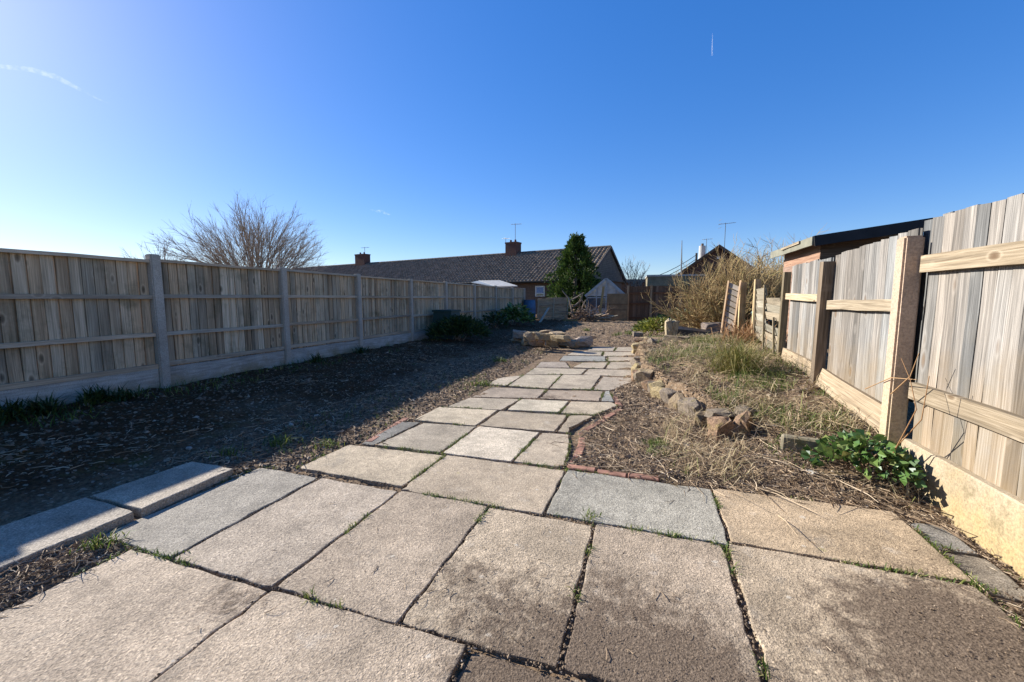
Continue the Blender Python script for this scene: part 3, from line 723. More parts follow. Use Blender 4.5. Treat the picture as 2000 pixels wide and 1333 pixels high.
# leaning slatted trellis panel and its posts, further along
tr_c = XF(1428, 652, 1.42)
trellis = thing('slatted_panel', (tr_c.x, tr_c.y, tr_c.z), 'small pale louvred panel leaning on a post before the twiggy bush', 'fence panel')
tu = Vector((0.86, -0.5, 0)).normalized(); tz = Vector((0.10, 0.16, 0.98)).normalized(); tn = tu.cross(tz)
tb = Vector(tr_c) - tu * 0.16
hgt = 0.98
for k in range(8):
    c = tb + tz * (0.11 + k * 0.108) + tu * 0.10
    d = (tu * 0.86 - tz * 0.42).normalized()
    plank('slat', c - d * 0.115, c + d * 0.115, 0.08, 0.012, MT['wood_cream'], trellis, -tn, (1.0, 1.0, 1.12))
for q in (-0.005, 0.205): plank('stile', tb + tu * q + tn * 0.02, tb + tu * q + tn * 0.02 + tz * hgt, 0.025, 0.03, MT['wood_grey'], trellis, -tn, (1.1, 1.0, 0.9))
pp = XF(1447, 640, 1.62)
lone = plank('timber_post', (1.62, pp.y, pp.z - 0.4), (1.62, pp.y, XF(1447, 553, 1.62).z), 0.10, 0.10, MT['wood_grey'], None, (1, 0, 0), (1.1, 1.1, 0.9))
tag(lone, 'short grey timber post standing right of the louvred panel', 'post')
pp2 = XF(1442, 590, 1.95)
net = MB()
for k in range(6):
    q = Vector((1.75 + random.uniform(0, 0.35), pp.y - 0.2 + random.uniform(-0.2, 0.3), pp.z + 0.15 + random.uniform(0, 0.35)))
    net.tube([q, q + Vector((random.uniform(-.15, .15), random.uniform(-.1, .1), -0.2)), q + Vector((random.uniform(-.1, .2), 0, -0.45))], [0.05, 0.07, 0.03], 6)
no = net.build('netting', MT['teal']); tag(no, 'teal netting bundled behind the short grey post', 'netting')

# ------------------------------------------------------------------ shed beyond the right fence
shed = thing('shed', (3.2, 7.6, 0.4), 'low wooden shed with black felt roof behind the pale fence', 'shed')
sx0, sx1, sy0, sy1 = 2.2, 4.6, 6.72, 8.35
roofz = lambda x: 2.02 + 0.13 * (x - 2.2)
MB().box(((sx0 + sx1) / 2 + 0.015, (sy0 + sy1) / 2 + 0.01, 1.15), (sx1 - sx0 - 0.03, sy1 - sy0 - 0.02, 1.6)).build('wall', MT['wood_brown'], shed)
for k in range(12):
    z = 0.5 + k * 0.13
    plank('cladding_board', (sx0 - 0.012, sy0, z), (sx0 - 0.012, sy1, z), 0.136, 0.018, MT['wood_red'], shed, (-1, 0, -0.09), tone(0.8, 1.2), 0.002)
    plank('cladding_board', (sx0 - 0.03, sy0 - 0.012, z), (sx1, sy0 - 0.012, z), 0.136, 0.018, MT['wood_brown'], shed, (0, -1, -0.09), tone(0.7, 1.0), 0.002)
rf = MB(); rx0, rx1, ry0, ry1 = sx0 - 0.16, sx1 + 0.15, sy0 - 0.17, sy1 + 0.2
rf.add([(rx0, ry0, roofz(rx0)), (rx1, ry0, roofz(rx1)), (rx1, ry1, roofz(rx1)), (rx0, ry1, roofz(rx0)), (rx0, ry0, roofz(rx0) + 0.035), (rx1, ry0, roofz(rx1) + 0.035), (rx1, ry1, roofz(rx1) + 0.035), (rx0, ry1, roofz(rx0) + 0.035)], [(3, 2, 1, 0), (4, 5, 6, 7), (0, 1, 5, 4), (1, 2, 6, 5), (2, 3, 7, 6), (3, 0, 4, 7)])
ro = rf.build('roof', MT['felt'], shed)
plank('fascia', (rx0 - 0.012, ry0, roofz(rx0) - 0.03), (rx0 - 0.012, ry1, roofz(rx0) - 0.03), 0.115, 0.02, MT['green_paint'], ro, (-1, 0, 0))
plank('fascia_batten', (rx0 - 0.034, ry0 + 0.45, roofz(rx0) + 0.005), (rx0 - 0.034, ry0 + 1.3, roofz(rx0) + 0.0), 0.035, 0.02, MT['wood_yellow'], ro, (-1, 0, 0))
plank('verge_board', (rx0, ry0 - 0.013, roofz(rx0) - 0.04), (rx1, ry0 - 0.013, roofz(rx1) - 0.04), 0.125, 0.022, MT['felt'], ro, (0, -1, 0))

# ------------------------------------------------------------------ stones
def rock_mesh(seed, rough=0.16):
    rs = random.Random(seed); bm = bmesh.new(); bmesh.ops.create_cube(bm, size=1.0)
    bmesh.ops.subdivide_edges(bm, edges=bm.edges[:], cuts=1, use_grid_fill=True)
    for v in bm.verts:
        n_out = sum(abs(c) > 0.4 for c in v.co)
        v.co *= {3: 0.86, 2: 0.95, 1: 1.02}.get(n_out, 1)
        v.co += Vector((rs.uniform(-1, 1), rs.uniform(-1, 1), rs.uniform(-1, 1))) * rough * 0.6
    bmesh.ops.bevel(bm, geom=[e for e in bm.edges if e.calc_face_angle(0) > 0.5], offset=0.035, segments=1, affect='EDGES', clamp_overlap=True)
    me = bpy.data.meshes.new('stone'); bm.to_mesh(me); bm.free(); return me
ROCKS = [rock_mesh(k, 0.17 + 0.035 * (k % 4)) for k in range(14)]
STC = [(0.35, 0.28, 0.17), (0.30, 0.235, 0.16), (0.25, 0.21, 0.165), (0.38, 0.31, 0.18), (0.22, 0.185, 0.15), (0.30, 0.205, 0.14)]
def stone(parent, x, y, z, sx, sy, sz, yaw=0.0, tx=0.0, ty=0.0, col=None, name='stone'):
    M = Matrix.Translation((x, y, z)) @ Matrix.Rotation(R(yaw), 4, 'Z') @ Matrix.Rotation(R(tx), 4, 'X') @ Matrix.Rotation(R(ty), 4, 'Y') @ Matrix.Diagonal((sx, sy, sz, 1))
    return mobj(name, random.choice(ROCKS), MT['stone'], parent, M, warm(col or random.choice(STC)))
wall_r = thing('stone_retaining_wall', (0.2, 5.2, 0), 'low dry stone edging holding the raised grassy bed right of the path', 'stone wall')
pl = [(0.70, 3.90), (0.50, 4.15), (0.43, 4.42), (0.30, 4.76), (0.15, 5.12), (0.0, 5.6), (-0.12, 6.1), (-0.15, 6.6)]
for (xa, ya), (xb, yb) in zip(pl, pl[1:]):
    d = math.hypot(xb - xa, yb - ya); n = max(1, round(d / 0.2)); ang = math.degrees(math.atan2(yb - ya, xb - xa))
    for k in range(n):
        t = (k + 0.5) / n; x, y = xa + (xb - xa) * t, ya + (yb - ya) * t; hh = random.uniform(0.19, 0.27)
        stone(wall_r, x + random.uniform(-.02, .02), y, 0.04 + hh / 2 - 0.095, d / n * random.uniform(0.85, 1.2), random.uniform(0.10, 0.17), hh * random.uniform(.85, 1.1), ang + random.uniform(-14, 14), random.uniform(-18, -2), random.uniform(-9, 9))
# broken end of the wall
for x, y, z, s, yw, c in [(0.60, 3.72, 0.10, (0.16, 0.17, 0.2), 20, 5), (0.76, 3.74, 0.12, (0.15, 0.13, 0.24), 60, 5), (0.60, 3.92, 0.2, (0.2, 0.2, 0.06), 10, 2), (0.83, 3.95, 0.16, (0.16, 0.14, 0.2), 35, 2), (0.48, 4.0, 0.08, (0.14, 0.12, 0.16), 0, 1)]:
    stone(wall_r, x, y, z, *s, yw, random.uniform(-8, 8), random.uniform(-8, 8), STC[c])
pile_r = thing('stone_pile', (-0.1, 8.3, 0), 'heaped sandstone blocks and slabs right of the far path end', 'stone pile')
for px, py, z, s, yw in [(1262, 742, 0.12, (0.3, 0.22, 0.26), 70), (1268, 722, 0.1, (0.34, 0.26, 0.2), 20), (1262, 707, 0.12, (0.42, 0.3, 0.16), 5), (1292, 701, 0.16, (0.36, 0.3, 0.3), 10), (1270, 690, 0.14, (0.36, 0.3, 0.26), 0), (1293, 686, 0.32, (0.5, 0.36, 0.07), 12), (1247, 684, 0.08, (0.26, 0.24, 0.14), 0), (1247, 677, 0.2, (0.26, 0.24, 0.14), 4), (1278, 676, 0.3, (0.24, 0.2, 0.26), 30), (1262, 668, 0.26, (0.22, 0.2, 0.2), 10), (1253, 664, 0.3, (0.3, 0.2, 0.1), 0), (1285, 665, 0.3, (0.6, 0.4, 0.1), 8), (1320, 667, 0.3, (0.5, 0.3, 0.24), 0), (1245, 655, 0.1, (0.3, 0.3, 0.2), 20)]:
    g = G(px, py, z); stone(pile_r, g.x, g.y, z, *s, yw, random.uniform(-6, 6), random.uniform(-6, 6))
for px in (1305, 1316):
    g = G(px, 658, 0.3); b = stone(None, g.x, g.y, 0.47, 0.15, 0.22, 0.46, 8, 4, 5 if px > 1310 else -3, (0.44, 0.37, 0.25), 'standing_stone')
    tag(b, 'upright pale stone block, %s of the standing pair behind the stone heap' % ('right' if px > 1310 else 'left'), 'stone', 'pair of standing stones')
g = G(1405, 652, 0.3); b = stone(None, g.x - 0.1, g.y, 0.42, 0.7, 0.5, 0.32, 10, 0, 0, (0.2, 0.165, 0.15), 'boulder'); tag(b, 'rounded dark grey boulder below the louvred panel', 'boulder')
rock_l = thing('rockery', (-2.6, 10.6, 0), 'low rockery of sandstone blocks left of the path end', 'rockery')
for px, py, z, s, yw in [(1047, 667, 0.13, (0.48, 0.3, 0.26), 10), (1080, 668, 0.12, (0.38, 0.3, 0.26), 5), (1100, 668, 0.12, (0.3, 0.3, 0.26), -8), (1119, 671, 0.10, (0.36, 0.3, 0.2), -25), (1015, 652, 0.26, (0.5, 0.3, 0.24), 20), (1034, 656, 0.34, (0.3, 0.3, 0.24), 0), (1043, 655, 0.32, (0.26, 0.26, 0.24), 12), (1055, 655, 0.33, (0.34, 0.3, 0.2), -4), (1070, 656, 0.32, (0.42, 0.34, 0.18), 10), (1066, 648, 0.36, (0.5, 0.32, 0.14), -12), (1088, 650, 0.36, (0.52, 0.4, 0.1), 24), (1093, 659, 0.32, (0.52, 0.36, 0.16), -16), (1030, 668, 0.1, (0.3, 0.25, 0.2), 30), (1012, 664, 0.08, (0.5, 0.3, 0.18), 15)]:
    g = G(px, py, z); stone(rock_l, g.x, g.y, z * .92, s[0] * .8, s[1] * .8, s[2] * .86, yw, random.uniform(-7, 7), random.uniform(-7, 7), random.choice([(0.42, 0.33, 0.2), (0.36, 0.28, 0.19), (0.33, 0.29, 0.24), (0.40, 0.30, 0.22)]))
g = G(1141, 668, 0.12); b = stone(None, g.x, g.y, 0.13, 0.62, 0.26, 0.22, 38, 0, -6, (0.42, 0.345, 0.28), 'stone_block'); tag(b, 'long pinkish stone block lying at the right tip of the rockery', 'stone')
slp = thing('concrete_edging', (1.25, 3.4, 0.1), 'mossy grey concrete edging blocks half hidden behind the leafy plant', 'edging')
for xa, xb, ya, yb in ((0.95, 1.24, 3.42, 3.37), (1.25, 1.56, 3.37, 3.28)):
    mb = MB().bar((xa, ya, 0.07), (xb, yb, 0.065), 0.07, 0.27); me = bevel_mesh(mb.mesh('edging_block'), 0.012); mobj('edging_block', me, MT['grey_conc'], slp)
#==FAR==
# ------------------------------------------------------------------ vegetation generators
def rodr(d, ang, az):
    """direction tilted from d by ang, turned by az"""
    d = d.normalized(); o = d.orthogonal().normalized(); q = d.cross(o)
    return (d * math.cos(ang) + (o * math.cos(az) + q * math.sin(az)) * math.sin(ang)).normalized()
def grow(mb, rs, p, d, L, r, lvl, spec, sides, rmin=0.002):
    """spec[lvl] = (children, angle, length factor, radius factor, wander, upward pull)"""
    nch, ang, lf, rf, wan, up = spec[lvl]
    segs = 4 if lvl == 0 else 3; pts = [p.copy()]; rad = [r]; dd = d.copy()
    for s in range(segs):
        dd = (dd + Vector((rs.uniform(-wan, wan), rs.uniform(-wan, wan), rs.uniform(-wan, wan) + up))).normalized()
        pts.append(pts[-1] + dd * (L / segs)); rad.append(r * (1 - 0.75 * (s + 1) / segs))
    mb[min(lvl, len(mb) - 1)].tube(pts, rad, max(3, sides - lvl), False)
    if lvl + 1 >= len(spec): return
    for c in range(nch):
        t = rs.uniform(0.25, 1.0); k = min(int(t * segs), segs - 1); q = pts[k].lerp(pts[k + 1], t * segs - k)
        nd_ = rodr((pts[k + 1] - pts[k]), ang * rs.uniform(0.6, 1.3), rs.uniform(0, 6.283))
        grow(mb, rs, q, nd_, L * lf * rs.uniform(0.7, 1.2) * (1.15 - 0.5 * t), max(r * rf * (1 - 0.5 * t), rmin), lvl + 1, spec, sides, rmin)
def leaf_cloud(P, A, size, aspect, fold=0.25, rsd=1, flat=0.0):
    """diamond leaves: P base points, A long axes (N,3); returns verts, tri faces"""
    g = np.random.default_rng(rsd); N = len(P); A = A / np.linalg.norm(A, axis=1, keepdims=True)
    rv = g.normal(size=(N, 3)); rv[:, 2] *= (1 - flat)
    B = np.cross(A, rv); B /= np.linalg.norm(B, axis=1, keepdims=True) + 1e-9
    C = np.cross(A, B); s = size * g.uniform(0.6, 1.35, N)[:, None]
    tip = P + A * s; mid = P + A * s * 0.45
    V = np.stack([P, mid + B * s * aspect * 0.5 + C * s * fold * aspect, tip, mid - B * s * aspect * 0.5 + C * s * fold * aspect], 1).reshape(-1, 3)
    i = np.arange(N)[:, None] * 4
    return V, np.concatenate([i + [0, 1, 2], i + [0, 2, 3]], 0)
def blades(P, h, w, lean, seed, az=None, droop=0.5):
    """curved grass blades, 5 verts each"""
    g = np.random.default_rng(seed); N = len(P); h = np.broadcast_to(h, N) * g.uniform(0.6, 1.3, N); w = np.broadcast_to(w, N)
    az = g.uniform(0, 2 * np.pi, N) if az is None else az
    ln = np.broadcast_to(lean, N) * g.uniform(0.3, 1.5, N)
    D = np.stack([np.cos(az), np.sin(az), np.zeros(N)], 1); tw = az + np.pi / 2 + g.uniform(-0.7, 0.7, N)
    S = np.stack([np.cos(tw), np.sin(tw), np.zeros(N)], 1) * (w / 2)[:, None]
    up = np.array([0, 0, 1.0]); hh = h[:, None]; l1 = ln[:, None]
    m = P + D * hh * l1 * 0.45 + up * hh * 0.6 * np.cos(l1 * 0.5)
    t = P + D * hh * (l1 * 1.15) + up * hh * np.clip(1.0 - droop * l1 * l1, 0.05, 1)
    V = np.stack([P - S, P + S, m + S * 0.8, m - S * 0.8, t], 1).reshape(-1, 3)
    i = np.arange(N)[:, None] * 5
    return V, np.concatenate([i + [0, 1, 2], i + [0, 2, 3], i + [3, 2, 4]], 0)
def stems(P, L, r, seed, az=None, lift=0.02, curl=0.5, elv=0.22):
    """thin bent stems lying on the ground: 4 rings of 3"""
    g = np.random.default_rng(seed); N = len(P); L = np.broadcast_to(L, N) * g.uniform(0.4, 1.5, N); r = np.broadcast_to(r, N) * g.uniform(0.6, 1.5, N)
    az = g.uniform(0, 2 * np.pi, N) if az is None else az
    cu = g.normal(0, curl, N); rings = []; p = P.copy(); a = az.copy(); el = g.normal(0, elv, N)
    p[:, 2] += g.uniform(0.0, lift, N)
    for k in range(4):
        d = np.stack([np.cos(a) * np.cos(el), np.sin(a) * np.cos(el), np.sin(el)], 1)
        s = np.stack([-np.sin(a), np.cos(a), np.zeros(N)], 1); u = np.cross(d, s)
        rr = (r * (1.0, 1.0, 0.85, 0.5)[k])[:, None]
        for q in range(3): rings.append(p + (s * math.cos(q * 2.094) + u * math.sin(q * 2.094)) * rr)
        p = p + d * (L / 3)[:, None]; a = a + cu; el = el - g.uniform(0, 0.35, N) * np.sign(el)
    V = np.stack(rings, 1).reshape(-1, 3); i = np.arange(N)[:, None] * 12; F = []
    for k in range(3):
        for q in range(3):
            b, c = 3 * k + q, 3 * k + (q + 1) % 3
            F += [i + [b, c, c + 3], i + [b, c + 3, b + 3]]
    return V, np.concatenate(F, 0)
OCT = np.array([(1, 0, 0), (-1, 0, 0), (0, 1, 0), (0, -1, 0), (0, 0, 1), (0, 0, -1)], float)
OCF = np.array([(0, 2, 4), (2, 1, 4), (1, 3, 4), (3, 0, 4), (2, 0, 5), (1, 2, 5), (3, 1, 5), (0, 3, 5)])
def clods(P, s, seed):
    g = np.random.default_rng(seed); N = len(P); V = OCT[None] * g.uniform(0.55, 1.3, (N, 6, 1)) * (np.broadcast_to(s, N) * g.uniform(0.5, 1.6, N))[:, None, None]
    V += g.normal(0, 0.22, V.shape) * np.broadcast_to(s, N)[:, None, None]; V[:, :, 2] *= 0.75
    a = g.uniform(0, 6.28, N); c, s_ = np.cos(a)[:, None], np.sin(a)[:, None]
    V = np.stack([V[:, :, 0] * c - V[:, :, 1] * s_, V[:, :, 0] * s_ + V[:, :, 1] * c, V[:, :, 2]], 2) + P[:, None, :]
    return V.reshape(-1, 3), (np.arange(N)[:, None, None] * 6 + OCF[None]).reshape(-1, 3)
def join(*parts):
    V, F, b = [], [], 0
    for v, f in parts: V.append(v); F.append(f + b); b += len(v)
    return np.concatenate(V), np.concatenate(F)
def nobj(name, vf, mat, parent=None, smooth=False): return mobj(name, fast_mesh(name, vf[0], vf[1], smooth), mat, parent)

# ------------------------------------------------------------------ bungalow terrace behind
R1 = G(1193, 482, 5.0); R0 = G(575, 525, 5.0)
bd = (R0 - R1).normalized(); bn = Vector((bd.y, -bd.x, 0)); bn = bn if bn.y < 0 else -bn
BL = (R0 - R1).length + 1.0
def bp(u, v, z): return Vector((R1.x + bd.x * u + bn.x * v, R1.y + bd.y * u + bn.y * v, z))
def on_plane(px, py, p0, n):
    d = ray(px, py); return ORG + d * ((p0 - ORG).dot(n) / d.dot(n))
EV, EZ = 4.0, 2.52
bung = thing('bungalow', (R1.x, R1.y, 0), 'long low terrace with brown tiled roof and two brick chimneys beyond the garden', 'house')
def quadprism(name, pts, mat, parent, smooth=False):
    n = len(pts) // 2
    return MB().add(pts, [tuple(range(n - 1, -1, -1)), tuple(range(n, 2 * n))] + [(i, (i + 1) % n, (i + 1) % n + n, i + n) for i in range(n)]).build(name, mat, parent)
def bbox(name, u0, u1, v0, v1, z0, z1, mat, parent):
    return quadprism(name, [bp(u0, v0, z0), bp(u1, v0, z0), bp(u1, v1, z0), bp(u0, v1, z0), bp(u0, v0, z1), bp(u1, v0, z1), bp(u1, v1, z1), bp(u0, v1, z1)], mat, parent)
wall_b = bbox('wall', 0.25, BL, -EV + 0.45, EV - 0.45, 0, EZ + 0.1, MT['brick_wall'], bung)
gb = MB()
for u in (0.1, 0.24): gb.v += [tuple(bp(u, -EV + 0.3, EZ)), tuple(bp(u, EV - 0.3, EZ)), tuple(bp(u, 0, 4.9))]
gb.f = [(0, 1, 2), (5, 4, 3), (0, 3, 4, 1), (1, 4, 5, 2), (2, 5, 3, 0)]
gb.build('gable', MT['gable'], bung)
roof_b = MB().add([bp(0.0, 0, 4.93), bp(BL, 0, 4.93), bp(BL, EV, EZ - 0.07), bp(0.0, EV, EZ - 0.07), bp(0.0, -EV, EZ - 0.07), bp(BL, -EV, EZ - 0.07)], [(0, 1, 2, 3), (0, 4, 5, 1)]).build('roof', MT['ridge'], bung)
sl = math.atan2(5.0 - EZ, EV); SL = math.hypot(5.0 - EZ, EV)
ex = Vector((bd.x, bd.y, 0)); ey = Vector((bn.x * math.cos(sl), bn.y * math.cos(sl), -math.sin(sl))); ez = ex.cross(ey)
if ez.z < 0: ez = -ez
prof = [(0.0, 0.055), (0.04, 0.085), (0.085, 0.055), (0.12, 0.012), (0.20, 0.004), (0.262, 0.014), (0.298, 0.052)]
tv = [(x, 0.0, z - 0.02) for x, z in prof] + [(x, 0.36, z + 0.022) for x, z in prof] + [(x, 0.36, z - 0.03) for x, z in prof]
tf = [(i, i + 1, i + 8, i + 7) for i in range(6)] + [(i + 7, i + 8, i + 15, i + 14) for i in range(6)]
tile_me = MB().add(tv, tf).mesh('roof_tile')
NC = 16; ce = SL / NC; NU = int(BL / 0.3)
far_tiles = MB(); far_n = 0
for u in range(NU):
    for c in range(NC):
        o3 = Vector((R1.x, R1.y, 4.97)) + ex * (u * 0.3 + 0.01) + ey * (c * ce)
        M = Matrix((ex, ey, ez)).transposed().to_4x4(); M.translation = o3 + ez * random.uniform(0, 0.008)
        if u < 18:
            mobj('roof_tile', tile_me, MT['tile'], bung, M, tone(0.75, 1.3, 0.06))
        else:
            far_tiles.add([M @ Vector(v) for v in tv], tf)
ft = far_tiles.build('roof_tiles', MT['tile'], bung); tag(ft, kind='stuff')
rg = MB()
for k in range(int(BL / 0.45)):
    rg.tube([bp(k * 0.45 + 0.01, 0, 4.97), bp(k * 0.45 + 0.44, 0, 4.975)], [0.13, 0.12], 8)
tag(rg.build('ridge_tiles', MT['ridge'], bung), kind='stuff')
MB().bar(bp(-0.03, 0.0, 4.96), bp(-0.03, EV + 0.03, EZ), 0.05, 0.18).build('barge_board', MT['ridge'], bung)
MB().bar(bp(-0.03, 0.0, 4.96), bp(-0.03, -EV - 0.03, EZ), 0.05, 0.18).build('barge_board', MT['ridge'], bung)
MB().tube([bp(0.0, EV + 0.06, EZ - 0.1), bp(BL, EV + 0.06, EZ - 0.1)], 0.06, 8).build('gutter', MT['black'], bung)
bbox('soffit', 0.05, BL, EV - 0.45, EV - 0.02, EZ - 0.2, EZ - 0.12, MT['black'], bung)
wp = bp(0, EV - 0.44, 0)
wa, wb = on_plane(1046, 559, wp, bn), on_plane(1064, 600, wp, bn)
uu = lambda p: (p - R1).dot(bd)
u0, u1 = sorted((uu(wa), uu(wb))); zt = wa.z
vv = EV - 0.43
win = bbox('window', u0, u1, EV - 0.47, vv + 0.03, zt - 0.75, zt, MT['white'], bung)
bbox('pane', u0 + 0.09, u1 - 0.09, vv, vv + 0.04, zt - 0.5, zt - 0.1, MT['sky_pane'], win)
bbox('pane', u0 + 0.09, u1 - 0.09, vv, vv + 0.04, zt - 0.7, zt - 0.56, MT['glass'], win)
bbox('downpipe', u0 - 1.5, u0 - 1.43, vv, vv + 0.07, 0.1, EZ - 0.15, MT['black'], bung)
def chimney(px0, px1, pytop, v0=-0.4, v1=0.4):
    pa, pb = on_plane(px0, pytop, Vector(R1), bn), on_plane(px1, pytop, Vector(R1), bn)
    ua, ub = sorted((uu(pa), uu(pb))); zt_ = pa.z
    ch = bbox('chimney', ua, ub, v0, v1, 4.4, zt_ - 0.12, MT['brick_dark'], bung)
    bbox('crown', ua - 0.03, ub + 0.03, v0 - 0.03, v1 + 0.03, zt_ - 0.12, zt_, MT['brick_dark'], ch)
    for q in (0.3, 0.72):
        c = bp(ua + (ub - ua) * q, 0, zt_); MB().tube([c, c + Vector((0, 0, 0.22))], [0.09, 0.08], 8).build('chimney_pot', MT['brick_dark'], ch)
    return bp((ua + ub) / 2, 0, zt_)
c1 = chimney(992, 1013, 475); c2 = chimney(699, 717, 498)
def aerial(base, h, n, label, ang=0.3, size=0.55, group=None, loop=False):
    t = thing('tv_aerial', base, label, 'aerial', group)
    MB().tube([base, base + Vector((0, 0, h))], 0.022, 6).build('mast', MT['metal'], t)
    top = base + Vector((0, 0, h - 0.06)); d = Vector((math.cos(ang), math.sin(ang), 0.08)); s = Vector((-math.sin(ang), math.cos(ang), 0))
    MB().tube([top - d * size * 0.7, top + d * size], 0.016, 5).build('boom', MT['metal'], t)
    for k in range(n):
        p = top + d * size * (-0.6 + 1.5 * k / max(1, n - 1)); l = 0.2 - 0.01 * k
        MB().tube([p - s * l, p + s * l], 0.010, 4).build('element', MT['metal'], t)
    if loop:
        q = top - d * size * 0.55
        for sx in (-0.3, 0.0, 0.3): MB().tube([q + s * 0.35 + Vector((0, 0, sx)), q - s * 0.35 + Vector((0, 0, sx))], 0.012, 4).build('reflector', MT['metal'], t)
    return t
hm = lambda c, py: DP(0, py, 1).z
def top_h(c, py):                       # height of a mast over c whose top shows at row py
    dep = (c - ORG).dot(_fw); return (ORG + ray(1000, py) * dep).z - c.z
aerial(c1 + bd * -0.2, top_h(c1, 438), 6, 'tall thin tv aerial on the chimney nearest the conifer', 0.6)
aerial(c1 + bd * 0.75 + Vector((0, 0, -0.1)), 0.55, 5, 'short tv aerial just left of the nearer chimney', 1.0, 0.4)
aerial(c2 - bd * 0.4, 0.75, 5, 'tv aerial on the far chimney at the left end of the roof', 0.4, 0.5)

# ------------------------------------------------------------------ gabled house on the right, garage, outbuilding
AP = G(1405, 478, 5.6); hx = Vector((1.0, -0.01, 0)).normalized(); hy = Vector((-hx.y, hx.x, 0))
house = thing('gabled_house', (AP.x, AP.y, 0), 'dark brick house with pointed gable rising behind the twiggy bush', 'house')
def hp(x, y, z): return Vector((AP.x, AP.y, 0)) + hx * x + hy * y + Vector((0, 0, z))
HW, HE = 4.0, 2.75
mb = MB(); pr = [(-HW + 0.3, 0), (HW - 0.3, 0), (HW - 0.3, HE), (0, 5.35), (-HW + 0.3, HE)]
mb.add([hp(x, 0.15, z) for x, z in pr] + [hp(x, 9, z) for x, z in pr], [(4, 3, 2, 1, 0), (5, 6, 7, 8, 9)] + [(i, (i + 1) % 5, (i + 1) % 5 + 5, i + 5) for i in range(5)])
mb.build('wall', MT['brick_dark'], house)
for s in (-1, 1):
    a = MB(); a.add([hp(0, -0.15, 5.6), hp(s * HW, -0.15, HE - 0.12), hp(s * HW, 9.2, HE - 0.12), hp(0, 9.2, 5.6), hp(0, -0.15, 5.45), hp(s * HW, -0.15, HE - 0.27), hp(s * HW, 9.2, HE - 0.27), hp(0, 9.2, 5.45)], [(0, 1, 2, 3), (7, 6, 5, 4), (0, 4, 5, 1), (1, 5, 6, 2), (2, 6, 7, 3), (3, 7, 4, 0)])
    a.build('roof', MT['tile'], house)
    MB().bar(hp(0, -0.18, 5.46), hp(s * HW, -0.18, HE - 0.26), 0.04, 0.2).build('barge_board', MT['wood_brown'], house)
MB().box(hp(0.0, 0.12, 4.55), (0.25, 0.08, 0.2)).build('vent_lamp', MT['white'], house)
ch = on_plane(1371, 498, hp(0, 6, 0), hy); MB().tube([Vector((ch.x, ch.y, ch.z - 0.9)), Vector((ch.x, ch.y, on_plane(1371, 481, hp(0, 6, 0), hy).z))], [0.32, 0.30], 12).build('flue', MT['flue'], house)
MB().tube([Vector((ch.x, ch.y, ch.z + 0.7)), Vector((ch.x, ch.y, ch.z + 1.05))], [0.14, 0.11], 8).build('cowl', MT['brick_wall'], house)
sp_ = on_plane(1360, 505, hp(0, 1.5, 0), hy); MB().tube([sp_ - Vector((0, 0, 0.8)), sp_ + Vector((0, 0, 0.45))], 0.09, 8).build('soil_pipe', MT['black'], house)
aerial(hp(0.35, -0.22, 4.4), top_h(hp(0.35, -0.22, 4.4), 437), 8, 'large tv aerial on a mast at the gable of the dark house', 0.15, 0.75, loop=True)
fa = Vector((ch.x + 0.35, ch.y, ch.z - 0.2)); aerial(fa, top_h(fa, 467), 4, 'small tv aerial beside the grey flue', 0.4, 0.6)
pb_ = DP(1331, 560, 27); pole = MB().tube([Vector((pb_.x, pb_.y, 0)), DP(1331, 512, 27), DP(1332, 470, 27)], [0.05, 0.045, 0.02], 7).build('pole', MT['metal']); tag(pole, 'thin bare upright pole left of the dark gable', 'pole')
for k, (ya, yb) in enumerate(((532, 497), (540, 505))):
    a, b = DP(1282, ya + 8, 34), DP(1362, yb, 34); m_ = (a + b) / 2 - Vector((0, 0, 0.15))
    w_ = MB().tube([a, a.lerp(m_, 0.5) - Vector((0, 0, 0.04)), m_, m_.lerp(b, 0.5) - Vector((0, 0, 0.04)), b], 0.025, 4).build('cable', MT['black']); tag(w_, '%s overhead cable sloping down left from the dark house' % ('upper' if k == 0 else 'lower'), 'cable')
gar = thing('garage', (0.9, 26.5, 0), 'flat roofed garage with grey fascia behind the brown rear fence', 'garage')
ga, gb_ = DP(1265, 560, 24.2), DP(1352, 560, 24.6); gd = (gb_ - ga); gd.z = 0; gl = gd.length; gd = Vector((0.998, 0.05, 0)).normalized(); gn = Vector((-gd.y, gd.x, 0))
def gp(u, v, z): return Vector((ga.x, ga.y, 0)) + gd * u + gn * v + Vector((0, 0, z))
quadprism('wall', [gp(0.15, 0.15, 0), gp(gl, 0.15, 0), gp(gl, 4, 0), gp(0.15, 4, 0), gp(0.15, 0.15, 2.0), gp(gl, 0.15, 2.0), gp(gl, 4, 2.0), gp(0.15, 4, 2.0)], MT['brick_wall'], gar)
quadprism('fascia', [gp(0, 0, 1.95), gp(gl + .2, 0, 1.95), gp(gl + .2, 4.2, 1.95), gp(0, 4.2, 1.95), gp(0, 0, 2.5), gp(gl + .2, 0, 2.5), gp(gl + .2, 4.2, 2.5), gp(0, 4.2, 2.5)], MT['grey_conc'], gar)
quadprism('roof_edge', [gp(-.05, -.05, 2.5), gp(gl + .25, -.05, 2.5), gp(gl + .25, 4.25, 2.5), gp(-.05, 4.25, 2.5), gp(-.05, -.05, 2.6), gp(gl + .25, -.05, 2.6), gp(gl + .25, 4.25, 2.6), gp(-.05, 4.25, 2.6)], MT['sheet'], gar)
ob = thing('outbuilding', (1, 38, 0), 'low dark outbuilding seen between the terrace and the garage', 'building')
oa = DP(1203, 546, 38); od = Vector((0.97, 0.24, 0))
def op_(u, v, z): return Vector((oa.x, oa.y, 0)) + od * u + Vector((-od.y, od.x, 0)) * v + Vector((0, 0, z))
